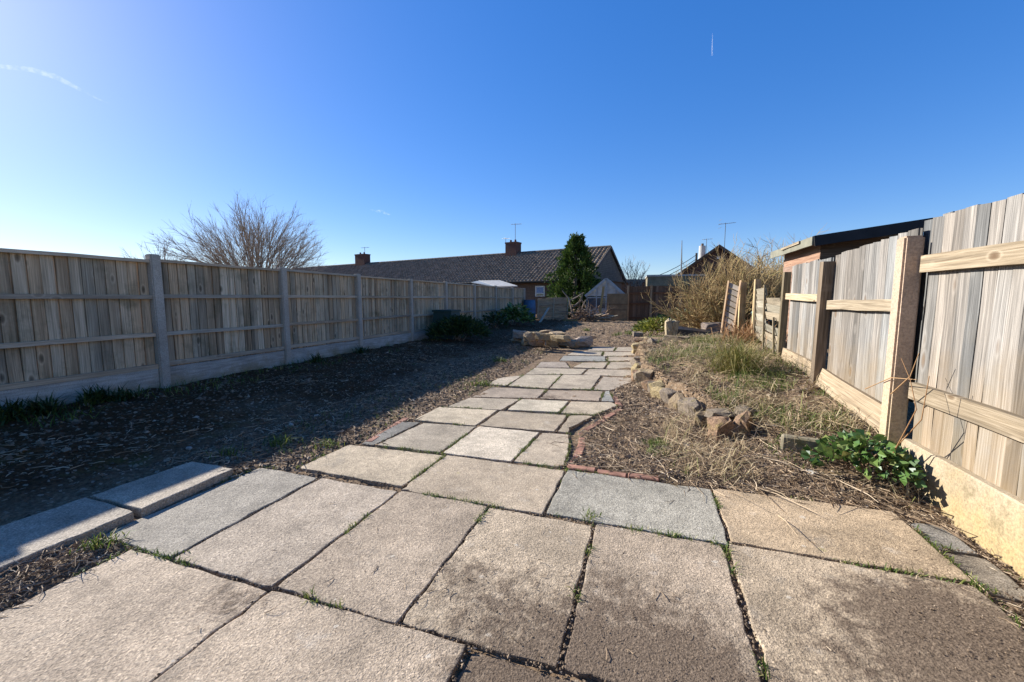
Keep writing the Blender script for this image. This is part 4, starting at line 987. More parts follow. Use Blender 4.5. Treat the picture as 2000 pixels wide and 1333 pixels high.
quadprism('wall', [op_(-2, .2, 0), op_(8, .2, 0), op_(8, 3, 0), op_(-2, 3, 0), op_(-2, .2, oa.z - .3), op_(8, .2, oa.z - .3), op_(8, 3, oa.z - .3), op_(-2, 3, oa.z - .3)], MT['wood_brown'], ob)
quadprism('roof', [op_(-2.2, 0, oa.z - .3), op_(8.2, 0, oa.z - .3), op_(8.2, 3.2, oa.z - .3), op_(-2.2, 3.2, oa.z - .3), op_(-2.2, 0, oa.z), op_(8.2, 0, oa.z), op_(8.2, 3.2, oa.z), op_(-2.2, 3.2, oa.z)], MT['ridge'], ob)

# ------------------------------------------------------------------ rear fence, sheets, greenhouse and clutter
YB = 22.8
fence_b = thing('wooden_fence', (0.5, YB, 0.05), 'dark brown close boarded fence across the far end of the garden', 'fence')
fx0, fx1 = YF(1226, 600, YB).x, YF(1326, 600, YB).x
def xboards(parent, x0, x1, Y, zb, ztop, sp, mat, lo, hi):
    n = max(1, round((x1 - x0) / sp)); s = (x1 - x0) / n
    for k in range(n):
        zt_ = ztop + random.uniform(-0.03, 0.02)
        M = Matrix.Translation((x0 + (k + .5) * s, Y, zb)) @ Matrix.Rotation(R(3), 4, 'Z') @ Matrix.Diagonal((s / 0.106, 1, zt_ - zb, 1))
        mobj('board', board_of(mat), mat, parent, M, tone(lo, hi, 0.08))
xboards(fence_b, fx0, fx1, YB, 0.0, 1.86, 0.125, MT['wood_brown'], 0.7, 1.3)
xboards(fence_b, fx1 + 0.15, fx1 + 4.5, YB + 0.05, 0.0, 1.7, 0.14, MT['wood_brown'], 0.6, 1.2)
for x in (fx0, fx0 + (fx1 - fx0) * 0.46, fx1 + 0.05): plank('post', (x, YB - 0.09, -0.1), (x, YB - 0.09, 1.9), 0.11, 0.10, MT['wood_grey'], fence_b, (0, -1, 0), (0.7, 0.65, 0.6))
for z, a, b in ((1.5, fx0, fx1), (0.95, fx0 + .08, fx0 + (fx1 - fx0) * 0.45), (0.2, fx0, fx1)): plank('rail', (a, YB - 0.055, z), (b, YB - 0.055, z + 0.02), 0.08, 0.045, MT['wood_brown'], fence_b, (0, -1, 0), (0.95, 0.75, 0.65))
pa_, pb2 = YF(1186, 574, YB - 0.25), YF(1225, 627, YB - 0.25)
sheet = thing('board_panel', ((pa_.x + pb2.x) / 2, YB - .25, 0), 'brown hardboard sheet standing left of the rear fence', 'board')
MB().box(((pa_.x + pb2.x) / 2, YB - 0.25, pa_.z / 2), (pb2.x - pa_.x, 0.03, pa_.z)).build('sheet', MT['hessian'], sheet)
for f_ in (0.42, 0.62): MB().box(((pa_.x + pb2.x) / 2, YB - 0.275, pa_.z * f_), (pb2.x - pa_.x, 0.012, 0.03)).build('seam', MT['wood_brown'], sheet)
MB().box(((pa_.x + pb2.x) / 2 + 0.15, YB - 0.285, 0.28), ((pb2.x - pa_.x) * 0.6, 0.02, 0.56)).build('lower_sheet', MT['hessian'], sheet)
gY = 23.7
gh = thing('greenhouse', (YF(1183, 600, gY).x, gY, 0), 'blue grey framed greenhouse with pointed gable before the terrace end', 'greenhouse')
ga_, gl_, gr_ = YF(1184, 545, gY), YF(1143, 579, gY), YF(1226, 583, gY)
GDp = 2.4; gzv = gl_.z
for a, b in ((gl_, ga_), (ga_, gr_)):
    MB().bar(a, b, 0.05, 0.14).build('barge_board', MT['grey_frame'], gh)
    q = [a + Vector((0, 0.06, 0)), b + Vector((0, 0.06, 0)), b + Vector((0, GDp, 0)), a + Vector((0, GDp, 0))]
    MB().add(q + [v + Vector((0, 0, 0.03)) for v in q], [(3, 2, 1, 0), (4, 5, 6, 7), (0, 1, 5, 4), (1, 2, 6, 5), (2, 3, 7, 6), (3, 0, 4, 7)]).build('roof_panel', MT['sheet'], gh)
for x in np.linspace(gl_.x + 0.1, gr_.x - 0.1, 5):
    zt_ = ga_.z - abs(x - ga_.x) * (ga_.z - gzv) / (ga_.x - gl_.x) - 0.06
    MB().box((x, gY + 0.03, zt_ / 2), (0.06, 0.06, zt_)).build('frame_post', MT['grey_frame'], gh)
for z in (0.62, gzv - 0.08): MB().box(((gl_.x + gr_.x) / 2, gY + 0.035, z), (gr_.x - gl_.x - 0.2, 0.05, 0.06)).build('glazing_bar', MT['grey_frame'], gh)
xs_ = np.linspace(gl_.x + 0.1, gr_.x - 0.1, 5)
for x0_, x1_ in zip(xs_, xs_[1:]):
    for za, zb_ in ((0.66, gzv - 0.12),):
        MB().box(((x0_ + x1_) / 2, gY + 0.04, (za + zb_) / 2), (x1_ - x0_ - 0.06, 0.012, zb_ - za)).build('pane', MT['glass'], gh)
    MB().box(((x0_ + x1_) / 2, gY + 0.045, 0.3), (x1_ - x0_ - 0.06, 0.03, 0.58)).build('base_panel', MT['grey_frame'], gh)
MB().add([(gl_.x + .1, gY + .05, gzv), (gr_.x - .1, gY + .05, gzv), (ga_.x, gY + .05, ga_.z - .08), (gl_.x + .1, gY + .07, gzv), (gr_.x - .1, gY + .07, gzv), (ga_.x, gY + .07, ga_.z - .08)], [(0, 1, 2), (5, 4, 3), (0, 3, 4, 1), (1, 4, 5, 2), (2, 5, 3, 0)]).build('gable_pane', MT['sheet'], gh)
for x in (gl_.x + .1, gr_.x - .1): MB().box((x, gY + GDp / 2, gzv / 2), (0.03, GDp, gzv)).build('side_wall', MT['glass'], gh)
yp = plank('timber_stake', YF(1172, 612, 20.9), YF(1179, 560, 20.9), 0.11, 0.07, MT['wood_cream'], None, (0, -1, 0), (0.95, 0.8, 0.5)); tag(yp, 'yellow timber stake leaning in front of the greenhouse', 'stake')
# leaning slatted panel beside the barrel
la, lb, lc = YF(1048, 630, 20.2), YF(1106, 624, 20.6), YF(1050, 584, 20.4)
lean_p = thing('leaning_panel', (la + lb) / 2, 'weathered slatted fence panel leaning askew between barrel and branch heap', 'fence panel')
lu = (lb - la); lh = lc - la
for k in range(10):
    p = la + lh * (0.05 + k * 0.1); sag = Vector((0, 0, 0.06 * (k / 10)))
    plank('slat', p, p + lu + sag * -1, 0.115, 0.014, MT['wood_grey'], lean_p, (0, -1, -0.15), tone(0.6, 0.95), 0.008)
for q in (0.04, 0.52, 0.96): plank('batten', la + lu * q + Vector((0.1 * q, -0.03, -0.03)), la + lu * q + lh * 1.02 + Vector((0.15 * q, -0.03, -0.12 * q)), 0.045, 0.03, MT['wood_rail'], lean_p, (0, -1, 0), (0.9, 0.9, 0.85))
pr_ = plank('timber_prop', G(1052, 634, 0.05), YF(1072, 602, 20.0), 0.09, 0.05, MT['wood_rail'], None, (0, -1, 0)); tag(pr_, 'loose timber prop leaning diagonally against the slatted panel', 'timber')
bx = YF(1034, 630, 19.3); bz = gz(bx.x, bx.y)
bar = thing('plastic_barrel', (bx.x, bx.y, bz), 'blue ribbed plastic barrel by the end of the left fence', 'barrel')
prof_b = [(0.24, 0), (0.29, 0.04), (0.3, 0.2), (0.315, 0.28), (0.3, 0.32), (0.3, 0.5), (0.315, 0.56), (0.3, 0.62), (0.29, 0.86), (0.27, 0.92)]
MB().tube([Vector((bx.x, bx.y, bz + z)) for r_, z in prof_b], [r_ for r_, z in prof_b], 20).build('body', MT['blue'], bar, smooth=True)
MB().tube([Vector((bx.x, bx.y, bz + 0.915)), Vector((bx.x, bx.y, bz + 0.96))], [0.285, 0.28], 20).build('lid', MT['blue'], bar)
gbx = XF(873, 640, -5.42); gbz = gz(gbx.x, gbx.y)
gbin = thing('compost_bin', (gbx.x, gbx.y, gbz), 'dark green tapered compost bin against the shaded left fence', 'bin')
MB().add([(gbx.x + sx * w, gbx.y + sy * w, gbz + z) for z, w in ((0, 0.36), (0.74, 0.27)) for sx, sy in ((-1, -1), (1, -1), (1, 1), (-1, 1))], [(3, 2, 1, 0), (4, 5, 6, 7), (0, 1, 5, 4), (1, 2, 6, 5), (2, 3, 7, 6), (3, 0, 4, 7)]).build('body', MT['green_plastic'], gbin)
MB().box((gbx.x, gbx.y, gbz + 0.77), (0.6, 0.6, 0.06)).build('lid', MT['green_plastic'], gbin)
for z in (0.2, 0.4, 0.58): MB().box((gbx.x + 0.0, gbx.y - 0.34 + z * 0.12, gbz + z), (0.5, 0.03, 0.03)).build('rib', MT['green_plastic'], gbin)
# canopy behind the left fence
cq = [DP(935, 550, 22.5), DP(976, 549.5, 23.5), DP(1011, 560.5, 20.5), DP(969, 561.5, 19.6)]
cano = thing('canopy', (cq[0].x, cq[0].y, 0), 'pale grey sheet canopy showing above the far left fence', 'canopy')
MB().add(cq + [v + Vector((0, 0, 0.05)) for v in cq], [(3, 2, 1, 0), (4, 5, 6, 7), (0, 1, 5, 4), (1, 2, 6, 5), (2, 3, 7, 6), (3, 0, 4, 7)]).build('sheet', MT['sheet'], cano)
cl = DP(921, 553, 20.5)
MB().add([cl, cq[0], cq[3], cl + Vector((0, 0, .04)), cq[0] + Vector((0, 0, .04)), cq[3] + Vector((0, 0, .04))], [(2, 1, 0), (3, 4, 5), (0, 1, 4, 3), (1, 2, 5, 4), (2, 0, 3, 5)]).build('side_sheet', MT['grey_frame'], cano)
for v in cq: MB().box((v.x, v.y, v.z / 2), (0.07, 0.07, v.z - 0.02)).build('leg', MT['wood_brown'], cano)
# branch heap
rs = random.Random(5); hb = MB(); hc = YF(1142, 622, 20.8)
heap = thing('branch_heap', (hc.x, hc.y, gz(hc.x, hc.y)), 'tangled heap of cut branches between leaning panel and greenhouse', 'branch pile')
for k in range(230):
    x = hc.x + rs.gauss(0, 0.42); y = hc.y + rs.uniform(-0.5, 0.5); z = 0.08 + abs(rs.gauss(0, 0.36)); a = rs.uniform(0, 6.28); L = rs.uniform(0.25, 0.8); el = rs.gauss(0.15, 0.5)
    d = Vector((math.cos(a) * math.cos(el), math.sin(a) * math.cos(el), math.sin(el)))
    p = Vector((x, y, z)); m1 = p + d * L * .5 + Vector((rs.uniform(-.1, .1), rs.uniform(-.1, .1), rs.uniform(-.06, .1)))
    hb.tube([p, m1, m1 + (d + Vector((rs.uniform(-.5, .5), rs.uniform(-.5, .5), rs.uniform(-.3, .3)))) * L * .5], [0.022 * rs.uniform(.4, 1.3), 0.016, 0.006], 5)
tag(hb.build('branches', MT['brush'], heap), kind='stuff')
for pts, r_ in (([(1118, 612), (1112, 585), (1098, 568)], 0.05), ([(1113, 588), (1128, 580), (1140, 572)], 0.04), ([(1120, 600), (1135, 588), (1138, 575), (1130, 572)], 0.05)):
    MB().tube([YF(a, b, 20.9) for a, b in pts], [r_, r_ * .8, r_ * .5, r_ * .3][:len(pts)], 7).build('limb', MT['bark'], heap)
for k in range(9):
    p = YF(1125 + rs.uniform(0, 55), 622 + rs.uniform(-6, 6), 20.5); d = Vector((rs.uniform(.3, .7), rs.uniform(-.3, .3), rs.uniform(-.05, .2)))
    MB().tube([p, p + d], [0.05, 0.04], 6).build('log', MT['brush'] if k % 2 else MT['wood_cream'], heap)
bk = YF(1112, 629, 20.3); o = plank('timber_offcut', bk + Vector((-.35, 0, .06)), bk + Vector((.4, .1, .08)), 0.12, 0.06, MT['wood_cream'], None, (0, -1, 0), (1, .85, .5)); tag(o, 'pale yellow timber offcut lying below the branch heap', 'timber')
pl_ = G(1345, 655, 0.3); bpl = thing('plastic_sheet', (pl_.x, pl_.y, .3), 'black plastic pond edge lying behind the standing stones', 'plastic')
pm = MB(); pm.add([(pl_.x - .42, pl_.y, .26), (pl_.x + .5, pl_.y - .25, .26), (pl_.x + .55, pl_.y + .3, .3), (pl_.x - .35, pl_.y + .5, .32), (pl_.x - .40, pl_.y, .46), (pl_.x + .45, pl_.y - .22, .40), (pl_.x + .5, pl_.y + .3, .42), (pl_.x - .32, pl_.y + .5, .5)], [(3, 2, 1, 0), (4, 5, 6, 7), (0, 1, 5, 4), (1, 2, 6, 5), (2, 3, 7, 6), (3, 0, 4, 7)]); pm.build('liner', MT['black'], bpl)
#==PLANTS==
# ------------------------------------------------------------------ trees and shrubs
def bare_tree(name, base, H, spread, stems_n, seed, label, mat, r0=0.12, dens=1.0, cat='tree', rmin=0.011, wide=0.62):
    rs = random.Random(seed); t = thing(name, base, label, cat); a, b = MB(), MB()
    fork = base + Vector((0, 0, H * 0.16))
    a.tube([base, base.lerp(fork, .5) + Vector((.03, 0, 0)), fork], [r0 * 1.7, r0 * 1.45, r0 * 1.3], 8)
    spec = [(int(9 * dens), 0.36, 0.55, 0.5, 0.07, 0.0), (int(7 * dens), 0.45, 0.48, 0.55, 0.13, 0.0), (int(4 * dens), 0.55, 0.55, 0.6, 0.2, 0.0)]
    for k in range(stems_n):
        az = 2.4 * k + rs.uniform(-.3, .3); q = ((k + 0.5) / stems_n) ** 0.55 * spread
        d = Vector((math.cos(az) * math.sin(q), math.sin(az) * math.sin(q), math.cos(q)))
        L = 0.64 * H / math.sqrt((math.sin(q) / wide) ** 2 + math.cos(q) ** 2)
        grow([a, b], rs, fork + Vector((0, 0, rs.uniform(-H * .05, 0))), d, L * rs.uniform(.86, 1.03), r0 * rs.uniform(.5, 1), 0, spec, 6, rmin)
    a.build('trunk', mat, t); b.build('crown', mat, t)
    return t
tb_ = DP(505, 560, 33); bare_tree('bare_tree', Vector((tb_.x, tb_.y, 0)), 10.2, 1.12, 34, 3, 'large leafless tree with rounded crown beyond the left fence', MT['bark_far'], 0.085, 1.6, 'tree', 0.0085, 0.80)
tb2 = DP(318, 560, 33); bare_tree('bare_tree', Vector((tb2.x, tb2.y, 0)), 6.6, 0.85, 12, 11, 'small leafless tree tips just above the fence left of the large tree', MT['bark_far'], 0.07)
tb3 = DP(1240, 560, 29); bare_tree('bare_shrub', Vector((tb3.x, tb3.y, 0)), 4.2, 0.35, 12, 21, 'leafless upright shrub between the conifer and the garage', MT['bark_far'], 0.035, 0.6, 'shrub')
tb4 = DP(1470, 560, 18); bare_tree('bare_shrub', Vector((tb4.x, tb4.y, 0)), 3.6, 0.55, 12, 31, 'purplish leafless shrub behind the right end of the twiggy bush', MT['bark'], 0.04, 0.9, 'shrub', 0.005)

cb = DP(1123, 575, 26.4); cbase = Vector((cb.x, cb.y, 0.0)); CH = DP(1122, 466, 26.4).z
con = thing('conifer', cbase, 'dense dark green conical conifer in front of the terrace', 'tree')
MB().tube([cbase, cbase + Vector((0, 0, CH * .6)), cbase + Vector((0.03, 0, CH * .93))], [0.16, 0.09, 0.02], 8).build('trunk', MT['bark'], con)
g = np.random.default_rng(3); N = 15000
t = g.uniform(0, 1, N) ** 1.15; az = g.uniform(0, 2 * np.pi, N)
lob = 1 + 0.17 * np.sin(az * 5 + t * 19) + 0.13 * np.sin(az * 3 - t * 31 + 1.3) + 0.13 * np.sin(az * 11 + t * 57) + g.normal(0, 0.07, N)
prof_c = np.interp(t, [0, 0.12, 0.3, 0.5, 0.7, 0.85, 0.95, 1.0], [1.30, 1.44, 1.36, 1.18, 0.90, 0.60, 0.27, 0.06]) * lob
cn = fbm(np.cos(az) * 2.2 + 7 + t * 1.3, np.sin(az) * 2.2 + t * 7.0, 1.6, 4, 91)
prof_c = prof_c * (1.0 + 0.55 * cn)
rr = prof_c * (1 - 0.42 * g.uniform(0, 1, N) ** 2)
keep = (fbm(az * 2.5, t * 16, 1.0, 3, 95) > -0.22); az, t, rr = az[keep], t[keep], rr[keep]; N = int(keep.sum())
P = np.stack([cbase.x + np.cos(az) * rr, cbase.y + np.sin(az) * rr, 0.02 + t * (CH - 0.1)], 1)
A = np.stack([np.cos(az) * 0.75, np.sin(az) * 0.75, np.full(N, 0.75)], 1) + g.normal(0, 0.35, (N, 3))
nobj('crown', join(leaf_cloud(P, A, 0.24, 0.30, 0.2, 4), leaf_cloud(P[:7000] * 1.0, A[:7000] + g.normal(0, .5, (7000, 3)), 0.17, 0.35, 0.2, 5)), MT['conifer'], con)
g2 = []
for k in range(9):
    q = cbase + Vector((g.uniform(-.35, .35), g.uniform(-.3, .3), CH - 0.75)); q2 = q + Vector((g.uniform(-.12, .2), 0, g.uniform(.35, .95)))
    n_ = 130; tt = g.uniform(0, 1, n_); pp_ = np.outer(1 - tt, q) + np.outer(tt, q2) + g.normal(0, .06, (n_, 3)); g2.append(leaf_cloud(pp_, g.normal(0, .5, (n_, 3)) + [0, 0, .7], 0.2, 0.3, .2, 50 + k))
nobj('leader_shoots', join(*g2), MT['conifer'], con)

def twig_bush(name, base, n, seed, label, H, leanx, spread, mat):
    rs = random.Random(seed); t = thing(name, base, label, 'shrub'); a, b = MB(), MB()
    spec = [(6, 0.55, 0.5, 0.6, 0.13, 0.03), (4, 0.65, 0.5, 0.7, 0.24, 0.04), (1, 0.6, 0.6, 0.7, 0.2, 0.0)]
    for k in range(n):
        az = rs.uniform(0, 6.283); q = rs.uniform(0.05, spread)
        d = Vector((math.cos(az) * math.sin(q) + leanx, math.sin(az) * math.sin(q) * .8, math.cos(q))).normalized()
        p = Vector(base) + Vector((rs.gauss(0, .3), rs.gauss(0, .25), 0)); p.z = gz(p.x, p.y) - 0.02
        grow([a, b], rs, p, d, H * rs.uniform(.6, 1.08), rs.uniform(.014, .03), 0, spec, 5, 0.006)
    a.build('stems', mat, t); b.build('twigs', mat, t); return t
twig_bush('twiggy_bush', Vector((2.35, 13.0, gz(2.35, 13.0))), 230, 4, 'large tan twiggy leafless bush beyond the right hand fence', 2.0, -0.12, 1.3, MT['twig'])
twig_bush('twiggy_bush', Vector((4.1, 15.0, gz(4.1, 15.0))), 150, 8, 'taller tan twiggy bush close to the shed roof', 2.4, -0.02, 1.05, MT['twig'])

def leafy(name, c, rad, h, n, size, asp, mat, label, seed, cat='plant', stemn=14, flat=0.3, dome=True, up=0.35):
    g = np.random.default_rng(seed); z0 = gz(c[0], c[1]); t = thing(name, (c[0], c[1], z0), label, cat)
    az = g.uniform(0, 2 * np.pi, n); q = g.uniform(0, 1, n) ** 0.6; ph = g.uniform(0, 1, n) ** 0.8
    rx = rad * q * (1 + .25 * np.sin(az * 3 + seed)); hh = h * np.sqrt(np.clip(1 - q * q * .9, 0, 1)) * (0.35 + .65 * ph)
    P = np.stack([c[0] + np.cos(az) * rx, c[1] + np.sin(az) * rx, z0 + hh], 1)
    A = np.stack([np.cos(az), np.sin(az), np.full(n, up)], 1) + g.normal(0, .5, (n, 3))
    nobj('foliage', leaf_cloud(P, A, size, asp, .2, seed, flat), MT[mat], t)
    st = MB()
    for k in range(stemn):
        i = int(g.integers(0, n)); p = Vector(P[i]); b = Vector((c[0] + g.normal(0, rad * .12), c[1] + g.normal(0, rad * .12), z0 - .02))
        st.tube([b, b.lerp(p, .5) + Vector((0, 0, h * .12)), p], [.006, .005, .003], 4, False)
    st.build('stems', MT['brush'], t); return t
def grassy(name, c, rad, h, w, n, mat, label, seed, lean=.8, cat='grass clump', group=None):
    g = np.random.default_rng(seed); x = c[0] + g.normal(0, rad, n); y = c[1] + g.normal(0, rad, n); z = ground_z(x, y) - .005
    o = nobj(name, blades(np.stack([x, y, z], 1), h, w, lean, seed), MT[mat]); return tag(o, label, cat, group)
# ivy-like plant in the corner of the right fence: larger three-lobed leaves
pc = G(1690, 905, .12)
leafy('leafy_plant', (pc.x, pc.y), .25, .23, 480, .056, .85, 'ivy', 'low glossy green leafy plant in the corner by the pink concrete post', 5, stemn=40, flat=.45)
leafy('leafy_plant', tuple(G(1285, 650, .15)[:2]), .62, .55, 1300, .12, .4, 'leaf_y', 'yellow green leafy shrub beside the standing stones', 6)
leafy('leafy_plant', tuple(G(1325, 640, .15)[:2]), .75, .75, 900, .16, .5, 'leaf_d', 'dark green shrub behind the yellow green one', 7)
leafy('juniper_shrub', (-4.95, 10.1), .68, .62, 2600, .15, .22, 'leaf_d', 'dark spreading shrub in shade before the compost bin', 8, 'shrub', up=.7)
leafy('leafy_plant', (-5.0, 15.3), .62, .85, 520, .20, .5, 'ivy', 'broad leaved green plant by the far left fence near the barrel', 9)
leafy('leafy_plant', (-5.2, 13.6), .45, .62, 400, .14, .4, 'leaf_d', 'dark low plant between the spreading shrub and the broad leaved one', 10)
grassy('sedge_clump', (0.97, 5.35), .10, .46, .007, 620, 'sedge', 'big tussock of arching yellow green sedge on the raised bed', 12, 1.0)
for k, (px, py, n, h, lb) in enumerate([(15, 790, 130, .26, 'dark strappy plant at the far left fence foot'), (85, 792, 120, .24, 'dark strappy plant second from the left along the fence foot'), (190, 772, 130, .24, 'dark strappy plant third from the left along the fence foot'), (240, 765, 70, .2, 'small strappy plant left of the first visible fence post'), (620, 708, 60, .2, 'small dark plant at the fence foot past the second post'), (705, 690, 60, .22, 'small dark plant at the foot of the third fence post')]):
    p = XF(px, py, XL + .35); grassy('strappy_plant', (p.x, p.y), .05, h * .8, .018, n, 'leaf_d', lb, 40 + k, .8, 'plant', 'strappy plants along the shaded fence')
for k, (px, py, n, h, r_, lb) in enumerate([(545, 870, 70, .11, .045, 'grass tuft at the shadow edge beyond the kerb end'), (445, 893, 50, .08, .05, 'grass tuft at the tip of the edging slabs'), (640, 868, 60, .06, .045, 'flat grass patch left of the sand coloured slab'), (195, 1068, 60, .07, .035, 'grass tuft in the gap between edging slab and patio'), (935, 752, 70, .09, .09, 'green grass patch left of the middle of the path'), (975, 706, 70, .1, .07, 'green grass patch left of the far path'), (1155, 1013, 45, .06, .025, 'grass tuft in the joint below the grey slab'), (1283, 868, 160, .06, .05, 'bright green cushion tuft in the soil right of the path'), (1205, 660, 60, .14, .07, 'grass tuft beyond the end of the path, left one'), (1228, 658, 60, .15, .07, 'grass tuft beyond the end of the path, right one'), (1145, 650, 50, .15, .07, 'grass tuft on the far soil behind the pinkish block'), (605, 1167, 22, .06, .012, 'tiny grass tuft in the joint of the near left slabs')]):
    p = G(px, py); grassy('grass_tuft', (p.x, p.y), r_, h, .006 if py > 850 else .012, n, 'grass', lb, 60 + k, .7, 'grass tuft', 'grass tufts round the path')
fr = XF(1450, 655, 1.5)
grassy('dead_fern', (1.55, fr.y - .3), .2, .42, .014, 260, 'fern', 'rusty brown dead fern at the foot of the louvred panel', 90, 1.1, 'plant')
rs = random.Random(2); fs_ = DP(675, 545, 17.0); g = np.random.default_rng(14); n = 260
x = fs_.x + g.uniform(-1.2, 1.0, n); y = fs_.y + g.uniform(-.4, .4, n)
o = nobj('dry_grass', blades(np.stack([x, y, np.full(n, .9)], 1), 1.18, .02, .25, 15), MT['twig']); tag(o, 'dry golden stalks poking above the left fence', 'dry grass', kind='stuff')
br = MB()
for k, pts in enumerate([[(1745, 885), (1790, 800), (1778, 742), (1760, 700)], [(1735, 890), (1800, 820), (1815, 735)], [(1740, 770), (1778, 735), (1795, 690)], [(1690, 760), (1740, 738), (1790, 742)]]):
    br.tube([XF(a, b, 1.46 + .02 * k) for a, b in pts], [.004, .003, .002, .0015][:len(pts)], 5)
o = br.build('bramble_stems', MT['fern']); tag(o, 'thin reddish bramble stems against the pink concrete post', 'bramble')

# ------------------------------------------------------------------ uncountable ground cover
def scatter(n, x0, x1, y0, y1, seed, off_paved=True, cond=None):
    g = np.random.default_rng(seed); x = g.uniform(x0, x1, n); y = y0 + (y1 - y0) * g.uniform(0, 1, n) ** 1.25
    k = np.ones(n, bool)
    if off_paved: k &= ~paved(x, y, 0.0)
    if cond is not None: k &= cond(x, y)
    x, y = x[k], y[k]; return np.stack([x, y, ground_z(x, y)], 1)
inbed = lambda x, y: (x > np.interp(y, WALL_Y, WALL_X) + .12) & (y > 3.55)
clump = lambda sc, th, sd: (lambda x, y: fbm(x, y, sc, 3, sd) > th)
both = lambda *fs: (lambda x, y: np.logical_and.reduce([f(x, y) for f in fs]))
notbed = lambda x, y: ~inbed(x, y)
zones = [(3000, -5.75, -2.4, 1.0, 9.0), (3600, -3.4, -2.1, 1.9, 10.5), (3800, -.5, 1.6, 2.78, 4.6), (2400, -4.0, 1.0, 10.6, 21), (500, -2.64, -2.3, .6, 1.2), (900, 1.34, 1.62, 1.5, 2.85), (600, -.5, .2, 4.4, 6)]
Sx = [stems(scatter(int(n * 1.3) if i == 0 else n, a, b, c, d, 100 + i, True, both(notbed, clump(0.9, .02, 71)) if i == 0 else notbed), .085, .0019 if d < 6 else .0028, 200 + i) for i, (n, a, b, c, d) in enumerate(zones)]
Sx.append(stems(scatter(380, -.6, 1.55, 2.8, 4.3, 150, True, notbed), .30, .0024, 251, None, .03, .25, .06))
Sx.append(stems(scatter(160, .6, 1.6, 1.9, 3.0, 151, True, notbed), .42, .003, 252, np.random.default_rng(1).normal(-.5, .5, len(scatter(160, .6, 1.6, 1.9, 3.0, 151, True, notbed))), .03, .12, .05))
lit = nobj('stem_litter', join(*Sx), MT['litter']); tag(lit, 'scattered dead stems and plant litter over the bare soil', 'litter', kind='stuff')
Cx = [clods(scatter(n if i == 0 else n * 3, a, b, c, d, 300 + i, True, notbed), .0085 if d < 6 else .014, 400 + i) for i, (n, a, b, c, d) in enumerate(zones)]
Cx.append(clods(scatter(900, -5.7, -2.4, 1.2, 11, 340, True, both(notbed, clump(1.1, .0, 73))), .026, 441))
Cx.append(clods(scatter(260, -4, 1, 10.8, 21, 341, True, notbed), .04, 442))
Cx.append(clods(scatter(420, -.4, 1.5, 2.85, 6, 342, True, None), .02, 443))
Cx.append(clods(scatter(2500, -.1, 1.6, 3.6, 10, 330, True, inbed), .014, 431))
cl_ = nobj('soil_crumbs', join(*Cx), MT['clod']); tag(cl_, 'loose crumbs of dark soil and pale grit over the ground', 'soil', kind='stuff')
B1 = scatter(2600, -.2, 1.62, 3.55, 10.5, 500, True, both(inbed, clump(1.6, -.12, 41)))
B2 = scatter(1500, .1, 1.6, 2.95, 4.2, 501, True, both(clump(2.5, -.05, 43)))
st_ = join(blades(B1, .17, .006, 1.25, 510, None, .55), blades(B2, .15, .005, 1.3, 511, None, .55), stems(scatter(1800, -.2, 1.62, 3.55, 10.5, 502, True, inbed), .22, .0022, 512, None, .05, .35))
o = nobj('straw', st_, MT['straw']); tag(o, 'matted dry straw coloured grass over the raised bed', 'dry grass', kind='stuff')
BE = scatter(5200, -.35, 1.2, 3.5, 8.5, 509, True, lambda x, y: (x > np.interp(y, WALL_Y, WALL_X) + .03) & (x < np.interp(y, WALL_Y, WALL_X) + .38))
o = nobj('bed_edge_litter', join(stems(BE[:1100], .10, .0022, 610, None, .02, .5), clods(BE[1100:], .010, 611)), MT['clod']); tag(o, 'dark crumbly soil and bits along the top of the stone edging', 'soil', kind='stuff')
B3 = scatter(14000, -.2, 1.62, 3.6, 12, 503, True, both(inbed, clump(1.9, .03, 45)))
B4 = scatter(2600, -3.3, -2.1, 2.0, 10.5, 504, True, both(clump(2.0, .22, 47)))
B5 = scatter(1500, -5.8, -5.0, 2.0, 14, 505, True, both(clump(1.5, .1, 49)))
B6 = scatter(1600, .0, 1.6, 2.8, 3.6, 506, True, both(clump(3.0, .22, 51)))
gr = join(blades(B3, .10, .0055, .8, 520), blades(B4, .055, .005, .8, 521), blades(B5, .09, .008, .9, 522), blades(B6, .06, .005, .9, 523))
o = nobj('grass', gr, MT['grass']); tag(o, 'patchy green grass on the raised bed and path edges', 'grass', kind='stuff')
# moss and seedlings in the slab joints
g = np.random.default_rng(77); JP = []
for poly, _, z in SLABS + KERBS[:2]:
    P_ = np.array(poly); n = len(P_)
    for i in range(n):
        a, b = P_[i], P_[(i + 1) % n]; L = np.hypot(*(b - a))
        t = g.uniform(0, 1, int(L * 60)); s = fbm(a[0] + (b[0] - a[0]) * t, a[1] + (b[1] - a[1]) * t, 3.5, 2, 61) > .13
        q = a + np.outer(t[s], b - a) + g.normal(0, .004, (s.sum(), 2)); JP.append(q)
JP = np.concatenate(JP); JP3 = np.column_stack([JP, np.full(len(JP), -.005)])
mo = MB()
jw = join(blades(np.repeat(JP3, 2, 0) + g.normal(0, .005, (len(JP3) * 2, 3)) * [1, 1, 0], .030, .0045, .9, 530))
o = nobj('joint_weeds', jw, MT['grass']); tag(o, 'small weeds and moss growing along the slab joints', 'weeds', kind='stuff')
JC = []
for poly, _, z in SLABS:
    P_ = np.array(poly); n = len(P_)
    for i in range(n):
        a, b = P_[i], P_[(i + 1) % n]; L = np.hypot(*(b - a)); t = g.uniform(0, 1, int(L * 70)); JC.append(a + np.outer(t, b - a) + g.normal(0, .006, (len(t), 2)))
JC = np.concatenate(JC); JC3 = np.column_stack([JC, g.uniform(-.007, -.001, len(JC))])
def on_slab(n, px, py, rad, seed):
    g = np.random.default_rng(seed); c = G(px, py); x = c.x + g.normal(0, rad, n); y = c.y + g.normal(0, rad, n); return np.stack([x, y, np.full(n, .004)], 1)
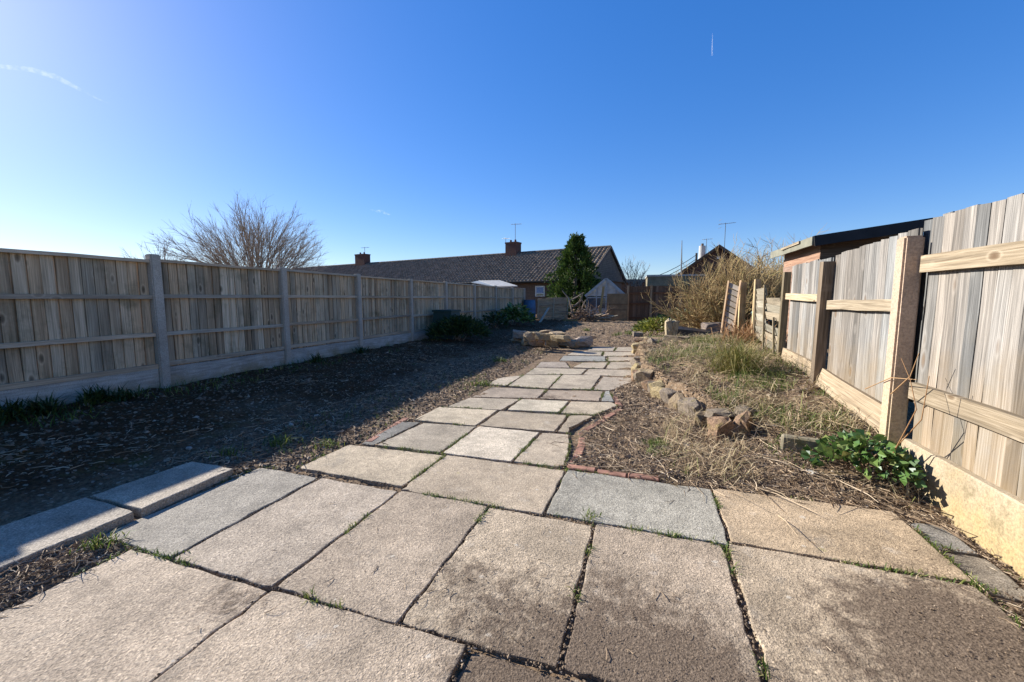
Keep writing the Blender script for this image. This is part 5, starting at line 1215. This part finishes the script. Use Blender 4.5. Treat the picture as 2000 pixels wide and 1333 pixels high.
dirt = join(clods(JC3, .0055, 540), *[clods(on_slab(n, px, py, r_, 541 + i), .0028, 550 + i) for i, (n, px, py, r_) in enumerate([(300, 1230, 1370, .25), (50, 1000, 1230, .16), (320, 1900, 1240, .13), (40, 900, 1140, .2)])])
o = nobj('joint_soil', dirt, MT['clod']); tag(o, 'crumbs of soil in the slab joints and on the near slabs', 'soil', kind='stuff')
sl_ = stems(np.concatenate([on_slab(40, 1250, 1300, .35, 561), on_slab(22, 900, 1080, .35, 562), on_slab(24, 1800, 1150, .2, 563), on_slab(10, 500, 1200, .4, 564)]), .045, .0013, 565, None, .004, .5)
o = nobj('dry_stems', sl_, MT['litter']); tag(o, 'few dry stem bits lying on the patio slabs', 'litter', kind='stuff')
# pale chips lying on the shaded soil
for k, (px, py, s_) in enumerate([(568, 826, .03), (369, 874, .026), (618, 806, .03), (170, 805, .03), (1585, 930, .04), (1105, 640, .05)]):
    p = G(px, py, .02); c = stone(None, p.x, p.y, gz(p.x, p.y) + s_ * .3, s_ * 1.6, s_, s_ * .7, 30 * k, 8, 5, (.75, .74, .7), 'stone_chip')
    tag(c, ['white chip near the shadow edge on the left soil', 'white chip beyond the edging slabs in shade', 'white chip further up the shaded soil', 'pale chip close to the left fence foot', 'pale stone chip beside the glossy plant', 'white chip on the far soil behind the rockery'][k], 'stone', 'white chips on the soil')
# ------------------------------------------------------------------ thin cloud and vapour trail
def mat_cloud(name, dens, sc):
    m = bpy.data.materials.new(name); m.use_nodes = True; nt = m.node_tree; nt.nodes.remove(nt.nodes['Principled BSDF'])
    co = nd(nt, 'ShaderNodeTexCoord').outputs['Object']
    n = noise(nt, co, sc, 4, .6)
    v = nd(nt, 'ShaderNodeVolumePrincipled', {'Color': (1, 1, 1, 1), 'Density': math_n(nt, 'MULTIPLY', maprange(nt, n, .42, .7), dens), 'Anisotropy': 0.2})
    nt.links.new(v.outputs[0], nt.nodes['Material Output'].inputs['Volume']); return m
def cloud(name, pts, rad, dep, dens, sc, label, cat):
    c = [DP(x, y, dep) for x, y in pts]; o = MB().tube(c, rad, 10).build(name, mat_cloud(name + '_vapour', dens, sc)); return tag(o, label, cat, kind=None)
cloud('cirrus_cloud', [(-90, 112), (0, 130), (60, 136), (110, 151), (150, 172), (185, 191), (216, 204)], [22, 30, 36, 40, 28, 14, 3], 6000, .0030, .014, 'thin curved wisp of cloud at the upper left of the sky', 'cloud')
cloud('cirrus_cloud', [(722, 410), (745, 414), (765, 421)], [4, 26, 3], 6000, .010, .02, 'tiny wisp of cloud right of the bare tree', 'cloud')
cloud('vapour_trail', [(1392, 64), (1391, 88), (1391, 109)], [3, 7, 11], 6000, .08, .004, 'short bright vapour trail high in the blue sky', 'vapour trail')
